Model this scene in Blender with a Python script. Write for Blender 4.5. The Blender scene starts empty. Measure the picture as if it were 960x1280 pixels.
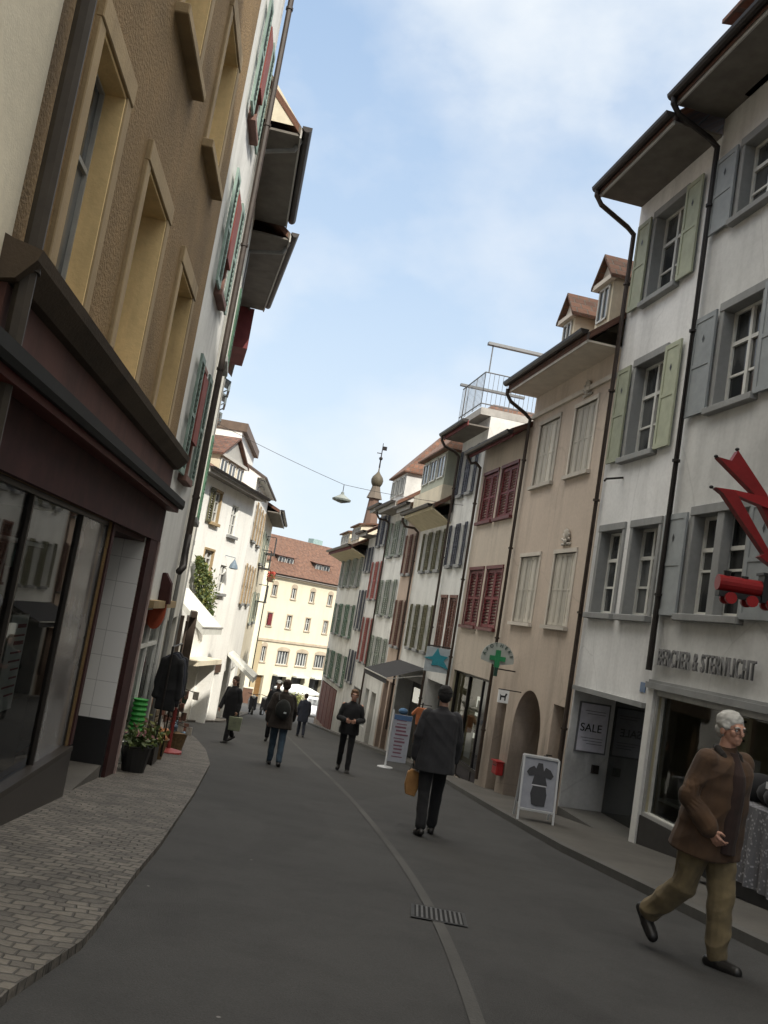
import bpy, bmesh, math, random
from mathutils import Vector, Matrix, noise
random.seed(7)
SC = bpy.context.scene
COL = SC.collection
R = math.radians

# ------------------------------------------------------------------ ground profile
GY = [-60, -30, 0, 6.4, 11.4, 21, 28, 40, 50, 90, 300]
GZ = [3.0, 0.9, -1.5, -1.97, -2.46, -3.4, -4.05, -5.2, -6.1, -10.0, -12.0]
def gz(y):
    if y <= GY[0]: return GZ[0]
    for i in range(len(GY) - 1):
        if y <= GY[i + 1]:
            t = (y - GY[i]) / (GY[i + 1] - GY[i])
            return GZ[i] + t * (GZ[i + 1] - GZ[i])
    return GZ[-1]

# ------------------------------------------------------------------ materials
MATS = {}
def newmat(name):
    m = bpy.data.materials.new(name); m.use_nodes = True
    nt = m.node_tree; nt.nodes.clear()
    out = nt.nodes.new('ShaderNodeOutputMaterial')
    b = nt.nodes.new('ShaderNodeBsdfPrincipled')
    nt.links.new(b.outputs[0], out.inputs[0])
    return m, nt, b
def N(nt, t, **kw):
    n = nt.nodes.new(t)
    for k, v in kw.items(): setattr(n, k, v)
    return n
def coords(nt, scale=(1, 1, 1), kind='Object'):
    tc = N(nt, 'ShaderNodeTexCoord'); mp = N(nt, 'ShaderNodeMapping')
    mp.inputs['Scale'].default_value = scale
    nt.links.new(tc.outputs[kind], mp.inputs[0])
    return mp.outputs[0]
def noise_n(nt, vec, scale, detail=4, rough=.55):
    n = N(nt, 'ShaderNodeTexNoise'); n.inputs['Scale'].default_value = scale
    n.inputs['Detail'].default_value = detail; n.inputs['Roughness'].default_value = rough
    nt.links.new(vec, n.inputs['Vector']); return n.outputs['Fac']
def ramp(nt, fac, stops):
    r = N(nt, 'ShaderNodeValToRGB'); e = r.color_ramp.elements
    while len(e) < len(stops): e.new(.5)
    for i, (p, c) in enumerate(stops):
        e[i].position = p; e[i].color = (c[0], c[1], c[2], 1) if not isinstance(c, (int, float)) else (c, c, c, 1)
    nt.links.new(fac, r.inputs[0]); return r.outputs[0]
def mixc(nt, fac, a, b, mode='MIX'):
    m = N(nt, 'ShaderNodeMix', data_type='RGBA', blend_type=mode)
    if isinstance(fac, (int, float)): m.inputs[0].default_value = fac
    else: nt.links.new(fac, m.inputs[0])
    for s, v in ((6, a), (7, b)):
        if isinstance(v, tuple): m.inputs[s].default_value = (v[0], v[1], v[2], 1)
        else: nt.links.new(v, m.inputs[s])
    return m.outputs[2]
def bump(nt, b, h, strength=.3, dist=.02):
    bp = N(nt, 'ShaderNodeBump'); bp.inputs['Strength'].default_value = strength
    bp.inputs['Distance'].default_value = dist
    nt.links.new(h, bp.inputs['Height']); nt.links.new(bp.outputs[0], b.inputs['Normal'])
def sc(c, k): return tuple(min(1, x * k) for x in c)

def plaster(name, col, vary=.16, grain=60, bs=.25, streak=.28, rough=.9, grime=False):
    """painted render with blotches, rain streaks and a fine grain"""
    if name in MATS: return MATS[name]
    m, nt, b = newmat(name)
    v = coords(nt)
    c1 = ramp(nt, noise_n(nt, v, .9, 5), [(.3, sc(col, 1 - vary)), (.7, sc(col, 1 + vary * .4))])
    vs = coords(nt, (2.2, 2.2, .3))
    st = ramp(nt, noise_n(nt, vs, 1.0, 4, .55), [(.48, 1.0), (.8, 1 - streak)])
    c2 = mixc(nt, 1.0, c1, st, 'MULTIPLY')
    sp = ramp(nt, noise_n(nt, v, 14, 3), [(.35, .93), (.6, 1.0)])
    c3 = mixc(nt, 1.0, c2, sp, 'MULTIPLY')
    if grime:
        sx = N(nt, 'ShaderNodeSeparateXYZ'); nt.links.new(v, sx.inputs[0])
        ad = N(nt, 'ShaderNodeMath', operation='MULTIPLY_ADD'); nt.links.new(noise_n(nt, coords(nt, (3, 3, .8)), 1.5, 5), ad.inputs[0]); ad.inputs[1].default_value = -1.8
        nt.links.new(sx.outputs['Z'], ad.inputs[2])
        gr = ramp(nt, ad.outputs[0], [(0.0, .58), (.55, .93), (1.0, 1.0)]); c3 = mixc(nt, 1.0, c3, gr, 'MULTIPLY')
        vo = N(nt, 'ShaderNodeTexVoronoi'); vo.feature = 'DISTANCE_TO_EDGE'; vo.inputs['Scale'].default_value = .55
        w2 = mixc(nt, .35, v, N(nt, 'ShaderNodeTexNoise').outputs['Color']); nt.links.new(w2, vo.inputs['Vector'])
        ck = ramp(nt, vo.outputs['Distance'], [(.0, .86), (.006, 1.0)]); c3 = mixc(nt, 1.0, c3, ck, 'MULTIPLY')
        pa = ramp(nt, noise_n(nt, v, .55, 2, .4), [(.60, 1.0), (.63, .93)]); c3 = mixc(nt, 1.0, c3, pa, 'MULTIPLY')
    nt.links.new(c3, b.inputs['Base Color']); b.inputs['Roughness'].default_value = rough
    bump(nt, b, noise_n(nt, v, grain, 4, .6), bs, .01)
    MATS[name] = m; return m
def paint(name, col, rough=.5, vary=.18, scale=6, bs=.1, metal=0.0, wear=None):
    if name in MATS: return MATS[name]
    m, nt, b = newmat(name)
    v = coords(nt)
    c = ramp(nt, noise_n(nt, v, scale, 5, .6), [(.3, sc(col, 1 - vary)), (.7, sc(col, 1 + vary))])
    if wear:
        w = ramp(nt, noise_n(nt, v, scale * 3, 6, .7), [(.6, 0.0), (.68, 1.0)])
        c = mixc(nt, w, c, wear)
    oi = N(nt, 'ShaderNodeObjectInfo'); tv = ramp(nt, oi.outputs['Random'], [(0, .78), (1, 1.2)]); c = mixc(nt, 1.0, c, tv, 'MULTIPLY')
    nt.links.new(c, b.inputs['Base Color']); b.inputs['Roughness'].default_value = rough
    b.inputs['Metallic'].default_value = metal
    b.inputs['Specular IOR Level'].default_value = .3
    bump(nt, b, noise_n(nt, v, scale * 6, 3), bs, .004)
    MATS[name] = m; return m
def tiles(name, c1, c2, c3):
    if name in MATS: return MATS[name]
    m, nt, b = newmat(name)
    tc = N(nt, 'ShaderNodeTexCoord')
    br = N(nt, 'ShaderNodeTexBrick'); br.inputs['Scale'].default_value = 1
    br.inputs['Brick Width'].default_value = .17; br.inputs['Row Height'].default_value = .19
    br.inputs['Mortar Size'].default_value = .012; br.inputs['Mortar Smooth'].default_value = .4
    br.inputs['Color1'].default_value = (*c1, 1); br.inputs['Color2'].default_value = (*c2, 1)
    br.inputs['Mortar'].default_value = (*sc(c3, .3), 1)
    mp = N(nt, 'ShaderNodeMapping'); mp.inputs['Rotation'].default_value = (0, 0, 0)
    nt.links.new(tc.outputs['UV'], mp.inputs[0]); nt.links.new(mp.outputs[0], br.inputs['Vector'])
    n1 = ramp(nt, noise_n(nt, mp.outputs[0], 3.5, 5, .7), [(.35, c3), (.65, (1, 1, 1))])
    c = mixc(nt, .8, br.outputs['Color'], n1, 'MULTIPLY')
    nt.links.new(c, b.inputs['Base Color']); b.inputs['Roughness'].default_value = .9
    inv = N(nt, 'ShaderNodeMath', operation='SUBTRACT'); inv.inputs[0].default_value = 1
    nt.links.new(br.outputs['Fac'], inv.inputs[1])
    bump(nt, b, inv.outputs[0], .8, .03)
    MATS[name] = m; return m
def cloth(name, col, col2=None, scale=180, rough=.95):
    if name in MATS: return MATS[name]
    m, nt, b = newmat(name)
    v = coords(nt); col2 = col2 or sc(col, .6)
    f = noise_n(nt, v, 7, 6, .6)
    c = ramp(nt, f, [(.3, col2), (.7, col)])
    nt.links.new(c, b.inputs['Base Color']); b.inputs['Roughness'].default_value = rough
    b.inputs['Sheen Weight'].default_value = .06
    bump(nt, b, noise_n(nt, v, scale, 2), .25, .003)
    MATS[name] = m; return m
def flat(name, col, rough=.6, emit=0, metal=0):
    if name in MATS: return MATS[name]
    m, nt, b = newmat(name)
    v = coords(nt)
    c = ramp(nt, noise_n(nt, v, 9, 3), [(.3, sc(col, .88)), (.7, sc(col, 1.06))])
    nt.links.new(c, b.inputs['Base Color']); b.inputs['Roughness'].default_value = rough
    b.inputs['Metallic'].default_value = metal
    if emit:
        b.inputs['Emission Color'].default_value = (*col, 1); b.inputs['Emission Strength'].default_value = emit
    MATS[name] = m; return m
def pane_mat():
    m, nt, b = newmat('window_pane')
    oi = N(nt, 'ShaderNodeObjectInfo'); v = coords(nt, (1.3, 1, .5))
    cur = ramp(nt, noise_n(nt, v, 1.6, 3), [(.42, (.018, .021, .024)), (.62, (.12, .125, .125))])
    dk = ramp(nt, oi.outputs['Random'], [(.3, .5), (.9, 1.5)])
    c = mixc(nt, 1.0, cur, dk, 'MULTIPLY')
    nt.links.new(c, b.inputs['Base Color']); b.inputs['Roughness'].default_value = .06
    bump(nt, b, noise_n(nt, v, 2.5, 1), .04, .02)
    b.inputs['IOR'].default_value = 1.5
    return m
def glass_mat(name='shop_glass', tint=(.85, .9, .88), refl=1.0):
    m = bpy.data.materials.new(name); m.use_nodes = True; nt = m.node_tree; nt.nodes.clear()
    out = N(nt, 'ShaderNodeOutputMaterial'); tr = N(nt, 'ShaderNodeBsdfTransparent'); gl = N(nt, 'ShaderNodeBsdfGlossy')
    gl.inputs['Roughness'].default_value = .02; tr.inputs[0].default_value = (*tint, 1)
    fr = N(nt, 'ShaderNodeFresnel'); fr.inputs[0].default_value = 1.55
    v = coords(nt); n = noise_n(nt, v, 1.2, 2)
    bp = N(nt, 'ShaderNodeBump'); bp.inputs['Strength'].default_value = .03; bp.inputs['Distance'].default_value = .02
    nt.links.new(n, bp.inputs['Height']); nt.links.new(bp.outputs[0], gl.inputs['Normal'])
    mx = N(nt, 'ShaderNodeMixShader'); nt.links.new(fr.outputs[0], mx.inputs[0])
    nt.links.new(tr.outputs[0], mx.inputs[1]); nt.links.new(gl.outputs[0], mx.inputs[2]); nt.links.new(mx.outputs[0], out.inputs[0])
    return m

M_PANE = pane_mat(); M_GLASS = glass_mat()
WHITE_WOOD = paint('white_window_wood', (.62, .62, .58), .5, .1)
GREY_STONE = plaster('grey_stone_trim', (.27, .275, .27), .2, 90, .2, .25)
DARK_METAL = paint('dark_gutter_metal', (.028, .024, .022), .45, .3, 8, .1, .3)
BROWN_PIPE = paint('brown_pipe_metal', (.05, .036, .028), .5, .3, 8)
BLACK = flat('black_paint', (.012, .012, .013), .5)
TILE = tiles('clay_roof_tiles', (.20, .098, .062), (.135, .068, .047), (.5, .42, .34))
TILE_DK = tiles('old_roof_tiles', (.19, .09, .06), (.12, .06, .045), (.4, .33, .3))

# ------------------------------------------------------------------ mesh builder
class MB:
    def __init__(s): s.v = []; s.f = []; s.uv = {}
    def quad(s, a, b, c, d, uv=None):
        i = len(s.v); s.v += [tuple(a), tuple(b), tuple(c), tuple(d)]; s.f.append((i, i+1, i+2, i+3))
        if uv: s.uv[len(s.f)-1] = uv
    def poly(s, pts):
        i = len(s.v); s.v += [tuple(p) for p in pts]; s.f.append(tuple(range(i, i+len(pts))))
    def box(s, x0, x1, y0, y1, z0, z1):
        if x0 > x1: x0, x1 = x1, x0
        if y0 > y1: y0, y1 = y1, y0
        if z0 > z1: z0, z1 = z1, z0
        i = len(s.v)
        s.v += [(x0,y0,z0),(x1,y0,z0),(x1,y1,z0),(x0,y1,z0),(x0,y0,z1),(x1,y0,z1),(x1,y1,z1),(x0,y1,z1)]
        s.f += [(i,i+3,i+2,i+1),(i+4,i+5,i+6,i+7),(i,i+1,i+5,i+4),(i+1,i+2,i+6,i+5),(i+2,i+3,i+7,i+6),(i+3,i,i+4,i+7)]
        return s
    def obox(s, c, ax, ay, az):
        c = Vector(c); ax = Vector(ax); ay = Vector(ay); az = Vector(az); i = len(s.v)
        for sz in (-1, 1):
            for sx, sy in ((-1,-1),(1,-1),(1,1),(-1,1)): s.v.append(tuple(c + ax*sx + ay*sy + az*sz))
        s.f += [(i,i+3,i+2,i+1),(i+4,i+5,i+6,i+7),(i,i+1,i+5,i+4),(i+1,i+2,i+6,i+5),(i+2,i+3,i+7,i+6),(i+3,i,i+4,i+7)]
        return s
    def bar(s, a, b, w, h=None):
        a = Vector(a); b = Vector(b); h = h or w; d = (b-a); L = d.length
        if L < 1e-6: return s
        d /= L; up = Vector((0,0,1)) if abs(d.z) < .95 else Vector((1,0,0))
        x = d.cross(up).normalized(); y = x.cross(d)
        return s.obox((a+b)/2, x*w/2, d*L/2, y*h/2)
    def tube(s, pts, r, n=8, caps=True):
        pts = [Vector(p) for p in pts]; rr = r if isinstance(r, (list, tuple)) else [r]*len(pts)
        base = len(s.v); up = Vector((.3,.2,1)).normalized()
        for k, p in enumerate(pts):
            if k == 0: d = pts[1]-p
            elif k == len(pts)-1: d = p-pts[k-1]
            else: d = (pts[k+1]-p).normalized()+(p-pts[k-1]).normalized()
            d.normalize(); u = up if abs(d.dot(up)) < .95 else Vector((1,0,0))
            x = d.cross(u).normalized(); y = x.cross(d)
            for j in range(n):
                a = 2*math.pi*j/n; s.v.append(tuple(p + (x*math.cos(a)+y*math.sin(a))*rr[k]))
        for k in range(len(pts)-1):
            for j in range(n):
                s.f.append((base+k*n+j, base+k*n+(j+1)%n, base+(k+1)*n+(j+1)%n, base+(k+1)*n+j))
        if caps:
            s.f.append(tuple(base+j for j in range(n))[::-1]); s.f.append(tuple(base+(len(pts)-1)*n+j for j in range(n)))
        return s
    def lathe(s, c, prof, n=16, ax=(1,1)):
        base = len(s.v); c = Vector(c)
        for r, z in prof:
            for j in range(n):
                a = 2*math.pi*j/n; s.v.append((c.x+r*ax[0]*math.cos(a), c.y+r*ax[1]*math.sin(a), c.z+z))
        for k in range(len(prof)-1):
            for j in range(n): s.f.append((base+k*n+j, base+k*n+(j+1)%n, base+(k+1)*n+(j+1)%n, base+(k+1)*n+j))
        s.f.append(tuple(base+j for j in range(n))[::-1]); s.f.append(tuple(base+(len(prof)-1)*n+j for j in range(n)))
        return s
    def ball(s, c, r, n=10, m=7):
        if isinstance(r, (int, float)): r = (r, r, r)
        prof = []
        base = len(s.v); c = Vector(c)
        for k in range(m+1):
            t = math.pi*(k+.02*(k==0)-.02*(k==m))/m
            for j in range(n):
                a = 2*math.pi*j/n
                s.v.append((c.x+r[0]*math.sin(t)*math.cos(a), c.y+r[1]*math.sin(t)*math.sin(a), c.z-r[2]*math.cos(t)))
        for k in range(m):
            for j in range(n): s.f.append((base+k*n+j, base+k*n+(j+1)%n, base+(k+1)*n+(j+1)%n, base+(k+1)*n+j))
        s.f.append(tuple(base+j for j in range(n))[::-1]); s.f.append(tuple(base+m*n+j for j in range(n)))
        return s
    def extr(s, prof, fn, a, b):
        """profile of 2D points placed by fn(p, t); closed solid between t=a and t=b"""
        n = len(prof); base = len(s.v)
        for t in (a, b):
            for p in prof: s.v.append(tuple(fn(p, t)))
        s.f.append(tuple(base+i for i in range(n))[::-1]); s.f.append(tuple(base+n+i for i in range(n)))
        for i in range(n): s.f.append((base+i, base+(i+1)%n, base+n+(i+1)%n, base+n+i))
        return s
    def build(s, name, mat, parent=None, loc=(0,0,0), rotz=0, smooth=False, bevel=0, fix=True, rot=None):
        me = bpy.data.meshes.new(name); me.from_pydata(s.v, [], s.f); me.update()
        if s.uv:
            ul = me.uv_layers.new(name='UVMap')
            for p in me.polygons:
                if p.index in s.uv:
                    for li, uv in zip(p.loop_indices, s.uv[p.index]): ul.data[li].uv = uv
        if fix:
            bm = bmesh.new(); bm.from_mesh(me); bmesh.ops.recalc_face_normals(bm, faces=bm.faces[:]); bm.to_mesh(me); bm.free()
        if smooth:
            for p in me.polygons: p.use_smooth = True
        if mat: me.materials.append(mat)
        o = bpy.data.objects.new(name, me); COL.objects.link(o)
        o.location = loc; o.rotation_euler = rot if rot else (0, 0, rotz)
        if parent: o.parent = parent
        if bevel:
            md = o.modifiers.new('bevel', 'BEVEL'); md.width = bevel; md.segments = 1; md.limit_method = 'ANGLE'
        return o

def tag(o, label=None, cat=None, group=None, kind=None):
    if label: o['label'] = label
    if cat: o['category'] = cat
    if group: o['group'] = group
    if kind: o['kind'] = kind
    return o
def empty(name, loc, label, cat, rotz=0, group=None):
    o = bpy.data.objects.new(name, None); COL.objects.link(o); o.empty_display_size = .3
    o.location = loc; o.rotation_euler = (0, 0, rotz); return tag(o, label, cat, group)
def text(body, size, mat, parent, loc, rot, name='lettering', ext=.004, sx=1.0, spacing=1.0, align='LEFT'):
    c = bpy.data.curves.new(name, 'FONT'); c.body = body; c.size = size; c.extrude = ext
    c.space_character = spacing; c.align_x = align; c.offset = size*.004
    t = bpy.data.objects.new('t', c); COL.objects.link(t)
    dg = bpy.context.evaluated_depsgraph_get(); dg.update()
    me = bpy.data.meshes.new_from_object(t.evaluated_get(dg)); bpy.data.objects.remove(t)
    me.transform(Matrix.Diagonal((sx, 1, 1, 1))); me.name = name; me.materials.clear(); me.materials.append(mat)
    o = bpy.data.objects.new(name, me); COL.objects.link(o)
    o.location = loc; o.rotation_euler = rot; o.parent = parent; return o

# ------------------------------------------------------------------ facades
class Face:
    """a street front: s metres along it from the plan point P in direction d, o metres out towards the street, z up.
    Houses are placed with their own X along the front and Y out of it."""
    def __init__(f, P, d, right_side):
        f.P = Vector((P[0], P[1], 0)); f.d = Vector((d[0], d[1], 0)).normalized()
        f.sgn = 1 if right_side else -1
        X = f.d*f.sgn; f.n = Vector((-X.y, X.x, 0)); f.rot = math.atan2(X.y, X.x)
    def world(f, s, o, z): 
        p = f.P + f.d*s + f.n*o; return Vector((p.x, p.y, z))
class House:
    def __init__(h, face, s0, s1, z_eave, name, label, cat='house', group=None):
        h.f = face; h.s0 = s0; h.s1 = s1; h.ze = z_eave
        sm = (s0+s1)/2; h.sm = sm
        p = face.world(sm, 0, 0); h.zb = gz(p.y)
        h.root = empty(name, (p.x, p.y, h.zb), label, cat, face.rot, group)
        h.open = []; h.todo = []
    def L(h, s, o, z): return (h.f.sgn*(s-h.sm), o, z-h.zb)
    def box(h, mb, s0, s1, o0, o1, z0, z1):
        a = h.L(s0, o0, z0); b = h.L(s1, o1, z1); return mb.box(a[0], b[0], a[1], b[1], a[2], b[2])
    def bx(h, name, mat, s0, s1, o0, o1, z0, z1, parent=None, bevel=0):
        return h.box(MB(), s0, s1, o0, o1, z0, z1).build(name, mat, parent or h.root, bevel=bevel)
    def extr(h, mb, prof, s0, s1):
        return mb.extr(prof, lambda p, t: h.L(t, p[0], p[1]), s0, s1)
    def wall(h, mat, depth=8.0, reveal=.3, top=None, base=None, back=True, name='wall'):
        top = top or h.ze; zb = base if base is not None else min(gz(h.f.world(h.s0,0,0).y), gz(h.f.world(h.s1,0,0).y)) - .6
        mb = MB()
        S = sorted(set([h.s0, h.s1] + [x for o in h.open for x in o[:2]]))
        Z = sorted(set([zb, top] + [x for o in h.open for x in o[2:4]]))
        Z = [z for z in Z if zb <= z <= top]; S = [x for x in S if h.s0 <= x <= h.s1]
        def inside(s, z): return any(o[0] < s < o[1] and o[2] < z < o[3] for o in h.open)
        for i in range(len(S)-1):
            for j in range(len(Z)-1):
                if inside((S[i]+S[i+1])/2, (Z[j]+Z[j+1])/2): continue
                mb.quad(h.L(S[i],0,Z[j]), h.L(S[i+1],0,Z[j]), h.L(S[i+1],0,Z[j+1]), h.L(S[i],0,Z[j+1]))
        for o in h.open:
            a, b, c, d = o[:4]; r = o[4] if len(o) > 4 else reveal
            c = max(c, zb); d = min(d, top)
            mb.quad(h.L(a,0,c), h.L(a,0,d), h.L(a,-r,d), h.L(a,-r,c)); mb.quad(h.L(b,0,c), h.L(b,0,d), h.L(b,-r,d), h.L(b,-r,c))
            mb.quad(h.L(a,0,d), h.L(b,0,d), h.L(b,-r,d), h.L(a,-r,d)); mb.quad(h.L(a,0,c), h.L(b,0,c), h.L(b,-r,c), h.L(a,-r,c))
            if not (len(o) > 5 and o[5]):     # closed behind, unless a room is built there
                mb.quad(h.L(a,-r,c), h.L(b,-r,c), h.L(b,-r,d), h.L(a,-r,d))
        for s in (h.s0, h.s1):
            mb.quad(h.L(s,0,zb), h.L(s,-depth,zb), h.L(s,-depth,top), h.L(s,0,top))
        mb.quad(h.L(h.s0,-depth,zb), h.L(h.s1,-depth,zb), h.L(h.s1,-depth,top), h.L(h.s0,-depth,top))
        bm = mb.build(name, mat, h.root, fix=False)
        me = bm.data; b2 = bmesh.new(); b2.from_mesh(me); bmesh.ops.remove_doubles(b2, verts=b2.verts[:], dist=1e-4)
        b2.to_mesh(me); b2.free(); h.wallobj = bm; return bm
    def shutter(h, parent, mat, s0, s1, z0, z1, o=.03, slats=True, hole=False, th=.035):
        mb = MB(); r = min(.07, (s1-s0)*.18)
        h.box(mb, s0, s0+r, o, o+th, z0, z1); h.box(mb, s1-r, s1, o, o+th, z0, z1)
        h.box(mb, s0+r, s1-r, o+.001, o+th-.001, z0, z0+r*1.2); h.box(mb, s0+r, s1-r, o+.001, o+th-.001, z1-r*1.2, z1)
        zm = (z0+z1)/2; h.box(mb, s0+r, s1-r, o+.001, o+th-.001, zm-r*.4, zm+r*.4)
        if slats:
            n = max(6, int((z1-z0)/.085))
            for i in range(n):
                z = z0+r*1.3+(z1-z0-2.6*r)*(i+.5)/n
                c = h.L((s0+s1)/2, o+th/2, z); mb.obox(c, ((s1-s0)/2-r*1.02, 0, 0), (0, .014, .016), (0, -.002, .003))
        else:
            h.box(mb, s0+r, s1-r, o+.006, o+th-.012, z0+r*1.2, z1-r*1.2)
        ob = mb.build('shutter', mat, parent)
        if hole:
            c = h.L((s0+s1)/2, 0, z1-(z1-z0)*.24); q = MB(); y = c[1]+o+th-.006; w = .035; t = .07
            q.poly([(c[0]-w,y,c[2]),(c[0],y,c[2]-t),(c[0]+w,y,c[2]),(c[0],y,c[2]+t)]); q.build('shutter_hole', BLACK, ob)
        # hinge straps
        return ob
    def window(h, s0, s1, z0, z1, reveal=.3, sur=GREY_STONE, sw=.11, cas=WHITE_WOOD, mull=1, trans=(.36, .7), sh=None,
               shm=None, shw=None, hole=False, slats=True, sill=True, midpost=False, sur_out=.03, liner=None, label=None):
        h.open.append((s0, s1, z0, z1, reveal))
        mb = MB(); b = .05; d0 = -reveal*.72; d1 = d0+.045
        h.box(mb, s0, s0+b, d0, d1, z0, z1); h.box(mb, s1-b, s1, d0, d1, z0, z1)
        h.box(mb, s0+b, s1-b, d0, d1, z0, z0+b*1.3); h.box(mb, s0+b, s1-b, d0, d1, z1-b, z1)
        for k in range(mull):
            x = s0+(s1-s0)*(k+1)/(mull+1); w = .035 if not midpost else .03
            h.box(mb, x-w, x+w, d0+.004, d1+.012, z0+b*1.3, z1-b)
        xs = [s0+b]+[s0+(s1-s0)*(k+1)/(mull+1) for k in range(mull)]+[s1-b]
        for t in trans:
            z = z0+(z1-z0)*t; hh = .018 if t < .65 else .03
            for k in range(len(xs)-1):
                h.box(mb, xs[k]+(.036 if k else 0), xs[k+1]-(.036 if k < len(xs)-2 else 0), d0+.006, d1-.004+.012*(t>.65), z-hh, z+hh)
        w = mb.build('window', cas, h.root)
        if label: w['label'] = label
        p = MB(); p.quad(h.L(s0,d0+.012,z0), h.L(s1,d0+.012,z0), h.L(s1,d0+.012,z1), h.L(s0,d0+.012,z1)); p.build('pane', M_PANE, w)
        if sur:
            q = MB(); e = .004
            h.box(q, s0-sw, s0+e, d1, sur_out, z0, z1); h.box(q, s1-e, s1+sw, d1, sur_out, z0, z1)
            h.box(q, s0-sw, s1+sw, d1+.001, sur_out+.012, z1-e, z1+sw*1.25)
            if midpost:
                x = (s0+s1)/2; h.box(q, x-.09, x+.09, d1+.02, sur_out-.01, z0, z1)
            q.build('surround', sur, w, bevel=.008)
        if liner:
            q = MB(); e = .03; h.box(q, s0+.004, s0+e, d1, sur_out-.012, z0, z1-e); h.box(q, s1-e, s1-.004, d1, sur_out-.012, z0, z1-e); h.box(q, s0+.004, s1-.004, d1, sur_out-.014, z1-e, z1-.005); q.build('liner', liner, w)
        if sill:
            q = MB(); h.box(q, s0-sw-.02, s1+sw+.02, d1, sur_out+.09, z0-.1, z0+.004); q.build('sill', sur or GREY_STONE, w, bevel=.01)
        if sh:
            W = shw or (s1-s0)/2+sw*.4
            if 'f' in sh: h.shutter(w, shm, s1+sw+.01, s1+sw+.01+W, z0-.03, z1+.05, .05, slats, hole)   # far leaf
            if 'n' in sh: h.shutter(w, shm, s0-sw-.01-W, s0-sw-.01, z0-.03, z1+.05, .05, slats, hole)   # near leaf
        return w
    def closed(h, s0, s1, z0, z1, shm, frame=None, sill=None, reveal=.1, leaves=2, label=None, out=.02, slats=True):
        """a window whose shutters are shut"""
        h.open.append((s0, s1, z0, z1, reveal))
        mb = MB(); fw = .07; fm = frame or shm
        h.box(mb, s0-fw, s0, -.05, out, z0, z1); h.box(mb, s1, s1+fw, -.05, out, z0, z1)
        h.box(mb, s0-fw, s1+fw, -.051, out+.015, z1, z1+fw*1.2)
        w = mb.build('window', fm, h.root)
        if label: w['label'] = label
        q = MB(); h.box(q, s0-fw-.03, s1+fw+.03, -.05, out+.07, z0-.075, z0); q.build('sill', sill or fm, w)
        g = (s1-s0)/leaves
        for k in range(leaves): h.shutter(w, shm, s0+g*k+.008, s0+g*(k+1)-.008, z0+.012, z1-.012, -.055, slats)
        return w
    def shuttered(h, s0, s1, z0, z1, n, shm, sur=None, sill=None, reveal=.22, cover=.5):
        """n narrow windows, each between its own pair of opened leaves"""
        g = (s1-s0)/n
        for k in range(n):
            a = s0+g*k; W = g*cover/2
            h.window(a+W+.03, a+g-W-.03, z0, z1, reveal, sur, .05, mull=1, trans=(.5,), sh='fn', shm=shm, shw=W-.03, sur_out=.02)
    def roof(h, mat, ov, ze=None, rise=4.2, ridge=-4.2, depth=8.2, lift=.16, s0=None, s1=None, th=.14):
        ze = ze or h.ze; s0 = h.s0-.02 if s0 is None else s0; s1 = h.s1+.02 if s1 is None else s1
        mb = MB(); z0 = ze+lift
        for (oa, za, ob, zb_) in ((ov, z0, ridge, z0+rise), (ridge, z0+rise, -depth, z0)):
            L = math.hypot(ob-oa, zb_-za); w = abs(s1-s0)
            mb.quad(h.L(s0,oa,za), h.L(s1,oa,za), h.L(s1,ob,zb_), h.L(s0,ob,zb_), [(0,0),(w,0),(w,L),(0,L)])
            mb.quad(h.L(s0,oa,za-th), h.L(s1,oa,za-th), h.L(s1,ob,zb_-th), h.L(s0,ob,zb_-th))
            for s in (s0, s1): mb.quad(h.L(s,oa,za-th), h.L(s,oa,za), h.L(s,ob,zb_), h.L(s,ob,zb_-th))
        mb.quad(h.L(s0,ov,z0-th), h.L(s1,ov,z0-th), h.L(s1,ov,z0), h.L(s0,ov,z0))
        r = mb.build('roof', mat, h.root, fix=False)
        # gable ends of the wall below the roof
        g = MB()
        for s in (h.s0+.01, h.s1-.01):
            g.poly([h.L(s,0,ze), h.L(s,ridge,z0+rise-th-.02), h.L(s,-8.0,ze)])
        g.build('gable', h.wallobj.data.materials[0], h.root, fix=False)
        return r
    def eave(h, ov, soffit_m, fascia_m, ze=None, gut=DARK_METAL, s0=None, s1=None, slope=0.0, fh=.16):
        ze = ze or h.ze; s0 = h.s0 if s0 is None else s0; s1 = h.s1 if s1 is None else s1
        mb = MB(); h.extr(mb, [(.0, ze+slope), (ov, ze), (ov, ze+.04), (0, ze+slope+.04)], s0+.005, s1-.005)
        so = mb.build('soffit', soffit_m, h.root)
        q = MB(); h.box(q, s0, s1, ov, ov+.03, ze-.03, ze+fh); q.build('fascia', fascia_m, h.root)
        g = MB()
        prof = [(ov+.03+.075+.085*math.cos(a), ze+fh+.02+.095*math.sin(a)) for a in [math.pi+math.pi*k/6 for k in range(7)]]
        prof += [(ov+.03+.075+.07, ze+fh+.02), (ov+.03+.005, ze+fh+.02)]
        h.extr(g, prof, s0-.03, s1+.03)
        g.build('gutter', gut, h.root)
    def pipe(h, s, z_top, z_bot, o=.09, r=.05, mat=BROWN_PIPE, gut_o=None, gut_z=None, kick=None):
        mb = MB(); pts = []
        if gut_o: pts += [h.L(s, gut_o, gut_z), h.L(s, gut_o, gut_z-.12), h.L(s, gut_o-.12, gut_z-.28), h.L(s, o+.15, z_top+.12)]
        pts += [h.L(s, o, z_top), h.L(s, o, z_bot)]
        if kick: pts += [h.L(s+kick, o+.06, z_bot-.2), h.L(s+kick, o+.06, z_bot-.45)]
        mb.tube(pts, r, 8)
        z = z_top-1.0
        while z > z_bot+.3: mb.tube([h.L(s, o, z-.02), h.L(s, o, z+.02)], r*1.3, 8); z -= 2.1
        return mb.build('drainpipe', mat, h.root, smooth=False)
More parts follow.
